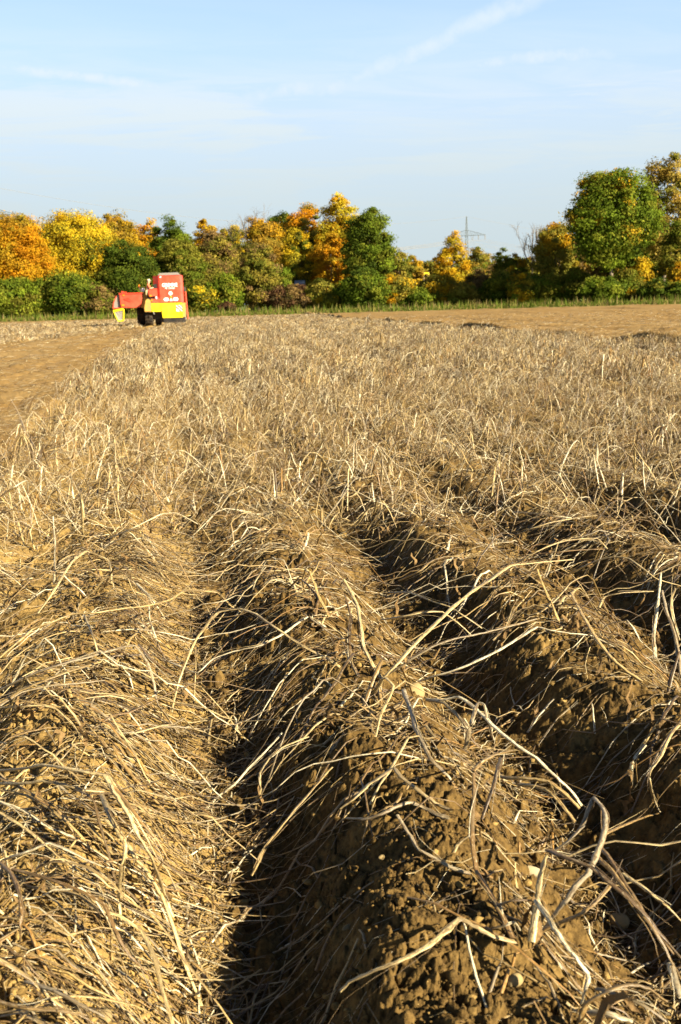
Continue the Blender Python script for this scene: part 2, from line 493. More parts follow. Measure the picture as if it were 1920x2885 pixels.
# ------------------------------------------------------------------ tubes: many stalks at once
def tubes(P, rad, sides, tint, flat=0.75):
    """P (n,k,3), rad (n,k), tint (n,k,3) -> V, F, attrs"""
    n, k, _ = P.shape
    T = np.empty_like(P); T[:, 1:-1] = P[:, 2:]-P[:, :-2]; T[:, 0] = P[:, 1]-P[:, 0]; T[:, -1] = P[:, -1]-P[:, -2]
    T /= np.linalg.norm(T, axis=2, keepdims=True)+1e-9
    upv = np.tile(np.array([0.13, 0.21, 0.97]), (n, k, 1))
    B = np.cross(T, upv); B /= np.linalg.norm(B, axis=2, keepdims=True)+1e-9
    N = np.cross(B, T)
    a = 2*np.pi*np.arange(sides)/sides
    off = rng.random((n, 1, 1))*6.28
    ca, sa = np.cos(a[None, None, :]), np.sin(a[None, None, :])*flat
    if sides >= 7:
        ph_ = rng.random((n, 1, 1))*6.28+np.cumsum(rng.standard_normal((n, k, 1))*0.12, 1)
        rib = 1+0.14*np.cos(3*a[None, None, :]+ph_)+0.08*rng.standard_normal((n, 1, sides))+0.025*rng.standard_normal((n, k, sides))
        ca, sa = ca*rib, sa*rib
    V = P[:, :, None, :]+rad[:, :, None, None]*(ca[..., None]*B[:, :, None, :]+sa[..., None]*N[:, :, None, :])
    V = V.reshape(-1, 3)
    base = (np.arange(n)*k*sides)[:, None, None]; i = (np.arange(k-1)*sides)[None, :, None]; j = np.arange(sides)[None, None, :]
    jn = (j+1) % sides
    Fq = np.stack([base+i+j, base+i+jn, base+i+sides+jn, base+i+sides+j], -1).reshape(-1, 4)
    L = np.concatenate([np.zeros((n, 1)), np.cumsum(np.linalg.norm(np.diff(P, axis=1), axis=2), 1)], 1)
    st = np.zeros((n, k, sides, 3)); st[..., 0] = L[:, :, None]*60; st[..., 1] = (np.arange(sides)/sides)[None, None, :]; st[..., 2] = rng.random((n, 1, 1))*500
    tn = np.ones((n, k, sides, 4)); tn[..., :3] = tint[:, :, None, :]
    return V, Fq, {'st': ('FLOAT_VECTOR', st.reshape(-1, 3)), 'tint': ('FLOAT_COLOR', tn.reshape(-1, 4))}


def join(parts):
    V, Fq, A, o = [], [], {}, 0
    for v, f, a in parts:
        V.append(v); Fq.append(f+o); o += len(v)
        for k2, (ty, arr) in a.items(): A.setdefault(k2, (ty, []))[1].append(arr)
    return np.vstack(V), np.vstack(Fq), {k2: (ty, np.concatenate(l)) for k2, (ty, l) in A.items()}


STRAW_COLS = np.array([(0.40, 0.280, 0.100), (0.53, 0.405, 0.180), (0.75, 0.66, 0.43), (0.27, 0.170, 0.054), (0.140, 0.080, 0.024), (0.060, 0.035, 0.012), (0.30, 0.245, 0.150), (0.33, 0.175, 0.040)])
STRAW_W = np.array([0.20, 0.16, 0.13, 0.16, 0.14, 0.10, 0.06, 0.05])


def straw_tints(n, k, bright=0.0):
    w_ = STRAW_W.copy(); w_[1:3] *= 1+bright; w_ /= w_.sum()
    c = STRAW_COLS[rng.choice(len(STRAW_COLS), n, p=w_)]*(0.75+0.45*rng.random((n, 1)))
    return np.repeat(c[:, None, :], k, 1)*(1+0.10*rng.standard_normal((n, k, 1))).clip(0.5, 1.4)


def stalks(x, y, ang, L, hm, k, r0_, drape, bright=0.0, sides=5, kink=0.5, taper=0.45, lift=0.006, up_end=None, wob=0.05):
    """n stalks from root (x,y); ang heading; L length; hm rise; drape 1 = follows the ground, 0 = arches free"""
    n = len(x); u = np.linspace(0, 1, k)[None, :]
    turn = np.cumsum(rng.standard_normal((n, k))*wob, 1)
    for _ in range(3):
        at = rng.integers(1, k, (n, 1)); turn = turn+np.where(np.arange(k)[None, :] >= at, rng.standard_normal((n, 1))*kink, 0)*(rng.random((n, 1)) < 0.5)
    A = ang[:, None]+turn
    st = (L/(k-1))[:, None]
    X = x[:, None]+np.concatenate([np.zeros((n, 1)), np.cumsum(np.sin(A[:, 1:])*st, 1)], 1)
    Y = y[:, None]+np.concatenate([np.zeros((n, 1)), np.cumsum(np.cos(A[:, 1:])*st, 1)], 1)
    sf = surf(X, Y)
    pk = (0.3+0.4*rng.random((n, 1)))
    prof = np.where(u < pk, 1-((pk-u)/pk)**2, 1-((u-pk)/(1-pk))**2)
    # a broken stalk: straight up, then sharply down
    tri = np.where(u < pk, u/pk, 1-(u-pk)/(1-pk))
    brk = (rng.random((n, 1)) < 0.5)
    prof = np.where(brk, tri, prof)
    if up_end is not None:
        ue = (rng.random((n, 1)) < up_end); prof = np.where(ue, u**0.8, prof)
    h = hm[:, None]*prof+lift+0.006*rng.standard_normal((n, k))
    tip = sf[:, -1:]
    line = sf[:, :1]*(1-u)+tip*u
    z = drape[:, None]*sf+(1-drape[:, None])*np.maximum(line, sf)+h
    z = np.maximum(z, sf+0.35*lift+r0_[:, None]*0.5)
    P = np.stack([X, Y, z], 2)
    nod = 1+0.35*(rng.random((n, k)) < 0.13)
    rad = nod* r0_[:, None]*(1-taper*u)*(1+0.10*rng.standard_normal((n, k)))
    return tubes(P, 1.22*rad.clip(0.0004), sides, straw_tints(n, k, bright), 0.40)


def crumpled(P0, length, width, k=7):
    """withered leaves: limp crumpled ribbons hanging from points P0 (n,3)"""
    n = len(P0); u = np.linspace(0, 1, k)[None, :]
    d = rng.standard_normal((n, 2))*0.35
    P = np.zeros((n, k, 3)); P[..., 0] = P0[:, :1]+d[:, :1]*length[:, None]*u+0.006*rng.standard_normal((n, k))
    P[..., 1] = P0[:, 1:2]+d[:, 1:]*length[:, None]*u+0.006*rng.standard_normal((n, k))
    P[..., 2] = P0[:, 2:]-length[:, None]*u
    sf = surf(P[..., 0], P[..., 1]); P[..., 2] = np.maximum(P[..., 2], sf+0.006)
    ph = rng.random((n, 1))*6.28+np.cumsum(rng.standard_normal((n, k))*0.6, 1)
    wd = width[:, None]*(0.25+np.sin(np.pi*(0.1+0.85*u)))*(0.6+0.7*rng.random((n, k)))
    O = np.stack([np.cos(ph)*wd, np.sin(ph)*wd, 0.4*wd*rng.standard_normal((n, k))], 2)
    mid = P+0.4*wd[..., None]*rng.standard_normal((n, k, 3))
    V = np.stack([P+O, mid, P-O], 2).reshape(-1, 3)
    b = (np.arange(n)*k*3)[:, None, None]; i = (np.arange(k-1)*3)[None, :, None]; j = np.arange(2)[None, None, :]
    Fq = np.stack([b+i+j, b+i+j+1, b+i+3+j+1, b+i+3+j], -1).reshape(-1, 4)
    c = np.array([(0.12, 0.073, 0.030), (0.075, 0.045, 0.019), (0.17, 0.11, 0.048)])[rng.integers(0, 3, n)]*(0.8+0.4*rng.random((n, 1)))
    tn = np.ones((n, k*3, 4)); tn[..., :3] = c[:, None, :]
    return V, Fq, {'tint': ('FLOAT_COLOR', tn.reshape(-1, 4))}


def to_local(data, loc):
    v, f, a = data; return v-np.asarray(loc)[None, :], f, a


# ------------------------------------------------------------------ the haulm
def in_view(x, y, margin=3.0):
    d = np.degrees(np.arctan2(x, y)-PSI)
    return (np.abs(d) < 20.5+margin+15*(np.hypot(x, y) < 4.2))


def plant_grid():
    xs, ys, ks = [], [], []
    y = 0.75
    for k in range(-2, 14):
        yy = np.arange(0.7+0.3*random.random(), YEND, 0.31)
        yy = yy+rng.standard_normal(len(yy))*0.06
        xx = RIDGE_X0+k*PITCH+0.00045*np.clip(yy-15, 0, 90)**2+rng.standard_normal(len(yy))*0.05
        xs.append(xx); ys.append(yy); ks.append(np.full(len(yy), k))
    x, y, k = np.concatenate(xs), np.concatenate(ys), np.concatenate(ks)
    # the patch beyond the lifted strip
    ph = np.arange(-46, -4)*PITCH+RIDGE_X0
    gx, gy = np.meshgrid(ph, np.arange(34, YEND, 0.5)); gx = gx.ravel()+rng.standard_normal(gx.size)*0.08; gy = gy.ravel()+rng.standard_normal(gy.size)*0.2
    gx = gx+0.00045*np.clip(gy-15, 0, 90)**2
    x, y, k = np.concatenate([x, gx]), np.concatenate([y, gy]), np.concatenate([k, np.full(len(gx), -99)])
    m = in_view(x, y) & (cover(x, y) > 0.5)
    m &= (np.hypot(x, y) < 5) | (fbm(x*0.8, y*0.8, 66, 3) > -0.42)
    return x[m], y[m], k[m]


gx, gy, gk = plant_grid()
dist = np.hypot(gx, gy)
order = np.argsort(dist); gx, gy, gk, dist = gx[order], gy[order], gk[order], dist[order]
N_IND, N_PART = 285, 62
ROWNAME = {-2: 'in the outermost row beside the bare strip', -1: 'on the sunlit ridge left of the middle furrow', 0: 'on the brown middle ridge',
           1: 'on the ridge right of the black shadowed furrow', 2: 'on the third ridge right of the middle furrow'}


def near_plant_stems(x, y, k, i):
    """heavy stems and wisps of one near plant, as arrays"""
    bare = (k == 0 and y < 2.15)
    left = k <= -1
    ns = 1 if bare else (10 if left else (6 if k == 1 else 9))
    a = np.where(rng.random(ns) < 0.5, 1, -1)*(np.pi/2)+rng.standard_normal(ns)*0.75
    if left: a = np.where(rng.random(ns) < 0.75, np.pi/2, -np.pi/2)+0.35+rng.standard_normal(ns)*0.38
    L = 0.25+0.35*rng.random(ns)
    hm = 0.02+0.13*rng.random(ns)**1.6
    if bare: hm *= 0.5
    dr = np.clip(1-hm*5+0.2*rng.standard_normal(ns), 0, 1)
    heavy = [stalks(np.array([x+0.03*rng.standard_normal()]), np.array([y+0.05*rng.standard_normal()]), a[j:j+1], L[j:j+1], hm[j:j+1], 14,
                    np.array([0.0024+0.0022*rng.random()]), dr[j:j+1], sides=8, bright=0.3, wob=0.03, kink=0.55) for j in range(ns)]
    nw = 8 if bare else (int(30+85*rng.random()) if left else (30 if k == 1 else 62))
    sd = np.where(rng.random(nw) < (0.8 if (left or bare) else 0.5), 1, -1)
    aw = sd*np.pi/2+(0.45 if left else 0.0)*sd+rng.standard_normal(nw)*(0.32 if left else 0.5)
    wx = x+rng.standard_normal(nw)*0.10; wy = y+rng.standard_normal(nw)*0.15
    wisp = stalks(wx, wy, aw, 0.12+(0.42 if left else 0.32)*rng.random(nw), 0.004+0.04*rng.random(nw)**2, 9, 0.0008+0.0030*rng.random(nw)**2, np.ones(nw), sides=5, lift=0.004, wob=0.05, kink=0.3)
    nl = 1 if bare else (7 if k >= 1 else 4)
    lp = np.stack([x+rng.standard_normal(nl)*0.12, y+rng.standard_normal(nl)*0.12, np.zeros(nl)], 1)
    lp[:, 2] = surf(lp[:, 0], lp[:, 1])+0.03+0.06*rng.random(nl)
    leaves = [crumpled(lp[j:j+1], np.array([0.04+0.08*rng.random()]), np.array([0.003+0.004*rng.random()])) for j in range(nl)]
    return heavy, wisp, leaves


for i in range(N_IND):
    x, y, k = float(gx[i]), float(gy[i]), int(gk[i])
    loc = (x, y, float(surf(np.array([x]), np.array([y]))[0]))
    where = ROWNAME.get(k, 'in the rows at the right edge')
    grp = 'withered potato plants ' + where
    lab = 'withered potato plant ' + where
    heavy, wisp, leaves = near_plant_stems(x, y, k, i) if i < N_PART or dist[i] < 3.6 else (None, None, None)
    if i < N_PART:
        o = tag(empty('potato_plant', loc), 'near '+lab, 'plant', grp+' near')
        for h in heavy:
            v, f, a = to_local(h, loc); link('stem', mesh('stem', v, f, a, True), M_STRAW, o)
        v, f, a = to_local(wisp, loc); tag(link('fine_haulm', mesh('fine_haulm', v, f, a, True), M_STRAW, o), kind='stuff')
        for h in leaves:
            v, f, a = to_local(h, loc); link('withered_leaf', mesh('withered_leaf', v, f, a), M_WITHER, o)
    else:
        if heavy is None:
            ns = 40
            a = np.where(rng.random(ns) < 0.5, 1, -1)*(np.pi/2)+rng.standard_normal(ns)*1.1
            hm = 0.01+0.25*rng.random(ns)**1.8
            sx, sy = x+rng.standard_normal(ns)*(0.13 if dist[i] < 3.8 else 0.25), y+rng.standard_normal(ns)*0.12
            A = stalks(sx, sy, a, 0.15+0.33*rng.random(ns), hm, 9, 0.0016+0.0042*rng.random(ns)**1.5, np.clip(1-hm*5, 0, 1), sides=5, bright=0.9, up_end=0.16, wob=0.04, kink=0.8)
            nw = 40
            B = stalks(x+rng.standard_normal(nw)*0.20, y+rng.standard_normal(nw)*0.15, rng.random(nw)*6.28, 0.10+0.2*rng.random(nw), 0.01+0.06*rng.random(nw), 6, 0.001+0.001*rng.random(nw), np.ones(nw), sides=4)
            data = join([A, B])
        else:
            data = join(heavy+[wisp])
        v, f, a = to_local(data, loc)
        o = link('potato_plant', mesh('potato_plant', v, f, a, True), M_STRAW); o.location = loc
        tag(o, lab+', further back', 'plant', grp+' further back')

# everything beyond is one standing mass of haulm
rest = np.arange(N_IND, len(gx))
parts = []
def mass(sel, per, k, sides, r0_, rv, Ls, hs, up_end):
    if not len(sel): return
    x = np.repeat(gx[sel], per)+rng.standard_normal(len(sel)*per)*0.21; y = np.repeat(gy[sel], per)+rng.standard_normal(len(sel)*per)*0.13
    n = len(x); a = np.where(rng.random(n) < 0.5, 1, -1)*(np.pi/2)+rng.standard_normal(n)*1.1
    hm = (hs[0]+hs[1]*rng.random(n)**1.3)*np.clip(0.95+0.9*fbm(x*0.55, y*0.3, 67, 3), 0.25, 1.7)
    parts.append(stalks(x, y, a, Ls[0]+Ls[1]*rng.random(n), hm, k, r0_+rv*rng.random(n), np.clip(1-hm*5, 0, 1), sides=sides, bright=0.7, up_end=up_end, kink=0.9))
d = dist[rest]
mass(rest[d < 14], 58, 7, 4, 0.0020, 0.0046, (0.12, 0.34), (0.01, 0.24), 0.10)
mass(rest[(d >= 14) & (d < 30)], 46, 5, 4, 0.0030, 0.0055, (0.12, 0.36), (0.02, 0.24), 0.12)
mass(rest[(d >= 30) & (d < 55)], 28, 4, 3, 0.0055, 0.007, (0.12, 0.30), (0.02, 0.17), 0.22)
mass(rest[d >= 55], 11, 4, 3, 0.010, 0.008, (0.2, 0.25), (0.03, 0.14), 0.25)
V, Fq, A = join(parts)
A['tint'][1][:, :3] *= np.clip(0.95+0.75*fbm(V[:, 0]*1.1, V[:, 1]*0.8, 77, 3), 0.45, 1.4)[:, None]
tag(link('dry_haulm', mesh('dry_haulm', V, Fq, A, True), M_STRAW), 'mass of dry pale potato haulm filling the field further off', 'haulm', kind='stuff')

# loose straw on the lifted strip and crumbs of haulm between the near plants
def litter():
    n = 26000
    r = 6*np.exp(rng.random(n)*2.5); a = PSI+R(-24)+rng.random(n)*R(44)
    x, y = r*np.sin(a), r*np.cos(a)
    keep = (cover(x, y) < 0.5) & (fbm(x*0.35, y*1.1, 91, 3)+0.25*fbm(x*2, y*3, 92, 2) > -0.02)
    keep |= (cover(x, y) < 0.5) & (rng.random(n) < 0.06)
    x, y = x[keep], y[keep]; n = len(x)
    sc = np.clip(np.hypot(x, y)/14, 0.8, 4)
    A = stalks(x, y, np.pi/2+rng.standard_normal(n)*0.5, 0.10+0.25*rng.random(n), 0.01+0.02*rng.random(n), 5, (0.0022+0.0028*rng.random(n))*sc, np.ones(n), sides=3, bright=0.8)
    n = 23000
    r = 0.95*np.exp(rng.random(n)*1.9); a = PSI+R(-35)+rng.random(n)*R(70)
    x, y = r*np.sin(a), r*np.cos(a)
    ph = (rowx(x, y)-RIDGE_X0)/PITCH; fr = np.abs(ph-np.round(ph))*2
    lf_ = ph-np.round(ph)
    shady = ((np.round(ph) >= 1) & (y < 4.2) & (lf_ < -0.08)) | ((np.round(ph) == 0) & (y < 2.0) & (lf_ < 0.1))
    keep = (cover(x, y) > 0.5) & (~shady | (rng.random(n) < 0.12)) & (rng.random(n) < np.where(fr > 0.72, 1.0, 0.12+0.25*fr))
    x, y = x[keep], y[keep]; n = len(x)
    B = stalks(x, y, rng.choice([0.9, -0.9, 1.6, 0.2], n)+rng.standard_normal(n)*0.6, 0.04+0.20*rng.random(n)**1.5, 0.002+0.012*rng.random(n), 6, 0.0006+0.0026*rng.random(n)**2, np.ones(n), sides=4, lift=0.007, kink=0.3, wob=0.06)
    v, f, at = join([A, B])
    tag(link('straw_litter', mesh('straw_litter', v, f, at, True), M_STRAW), 'loose straw and haulm crumbs strewn over the soil', 'straw', kind='stuff')
litter()


# ------------------------------------------------------------------ stalks that stand out, read off the photograph and laid out as real arches
def spline(P, per=4):
    P = np.asarray(P, float); Q = np.vstack([2*P[0]-P[1], P, 2*P[-1]-P[-2]]); o = []
    for i in range(1, len(Q)-2):
        for u in np.arange(per)/per:
            a, b, c, d_ = Q[i-1], Q[i], Q[i+1], Q[i+2]
            o.append(0.5*(2*b+(c-a)*u+(2*a-5*b+4*c-d_)*u*u+(3*b-a-3*c+d_)*u**3))
    o.append(P[-1]); return np.array(o)


def hero(pts, off, s, h0, hm, h1, r, col=1):
    """pts in a crop at offset off, scale s; heights above the ridge crests at root, middle and tip"""
    W = []
    pts = np.asarray(pts, float)*s+np.asarray(off)
    n = len(pts); u = np.concatenate([[0], np.cumsum(np.linalg.norm(np.diff(pts, axis=0), axis=1))]); u /= u[-1]
    for (px, py), q in zip(pts, u):
        h = h0*(1-q)+h1*q+(hm-(h0+h1)/2)*4*q*(1-q)
        z = RIDGE_H+h; d_ = ray(px, py)
        for _ in range(10):
            p = d_*((z-CAMZ)/d_[2])
            lo = float(surf(p[:1], p[1:2])[0])+r+0.008
            if z >= lo-1e-4: break
            z = z+0.6*(lo-z)
        W.append((p[0], p[1], max(z, lo)))
    sp_ = spline(W, 4); W = np.array(W); li = np.vstack([W[:-1, None]*(1-q_)+W[1:, None]*q_ for q_ in [np.arange(4)[None, :, None]/4]]).reshape(-1, 3)
    li = np.vstack([li, W[-1:]]); P = (0.45*sp_+0.55*li+rng.standard_normal(sp_.shape)*0.0004)[None]
    k = P.shape[1]; uu = np.linspace(0, 1, k)
    rad = (r*(1-0.4*uu)*(1+0.045*rng.standard_normal(k)))[None]
    c = STRAW_COLS[col][None, None]*np.ones((1, k, 1))*(1+0.08*rng.standard_normal((1, k, 1)))
    nodes = np.exp(-((np.mod(uu*len(W)*0.8, 1.0)-0.5)/0.09)**2)
    rad = rad*(1+0.28*nodes)*1.08
    out_ = [tubes(P, rad*0.92, 10, c, 0.5)]
    for _ in range(3):
        a_, b_ = sorted(rng.random(2)); i0, i1 = int(a_*k*0.8), int(min(k, a_*k*0.8+6+b_*k*0.5))
        if i1-i0 < 4: continue
        Q = P[:, i0:i1].copy(); m_ = i1-i0; v_ = np.linspace(0, 1, m_)
        Q += (rng.standard_normal(3)*r*0.55)[None, None]+(rng.standard_normal(3)*r*3.5)[None, None]*(v_**2)[None, :, None]
        Q[..., 2] += r*0.3
        c2 = STRAW_COLS[rng.choice([1, 2, 3, 4])][None, None]*np.ones((1, m_, 1))
        out_.append(tubes(Q, np.full((1, m_), 0.0007+0.0011*rng.random())*(1-0.6*v_)[None], 4, c2, 0.4))
    return join(out_)


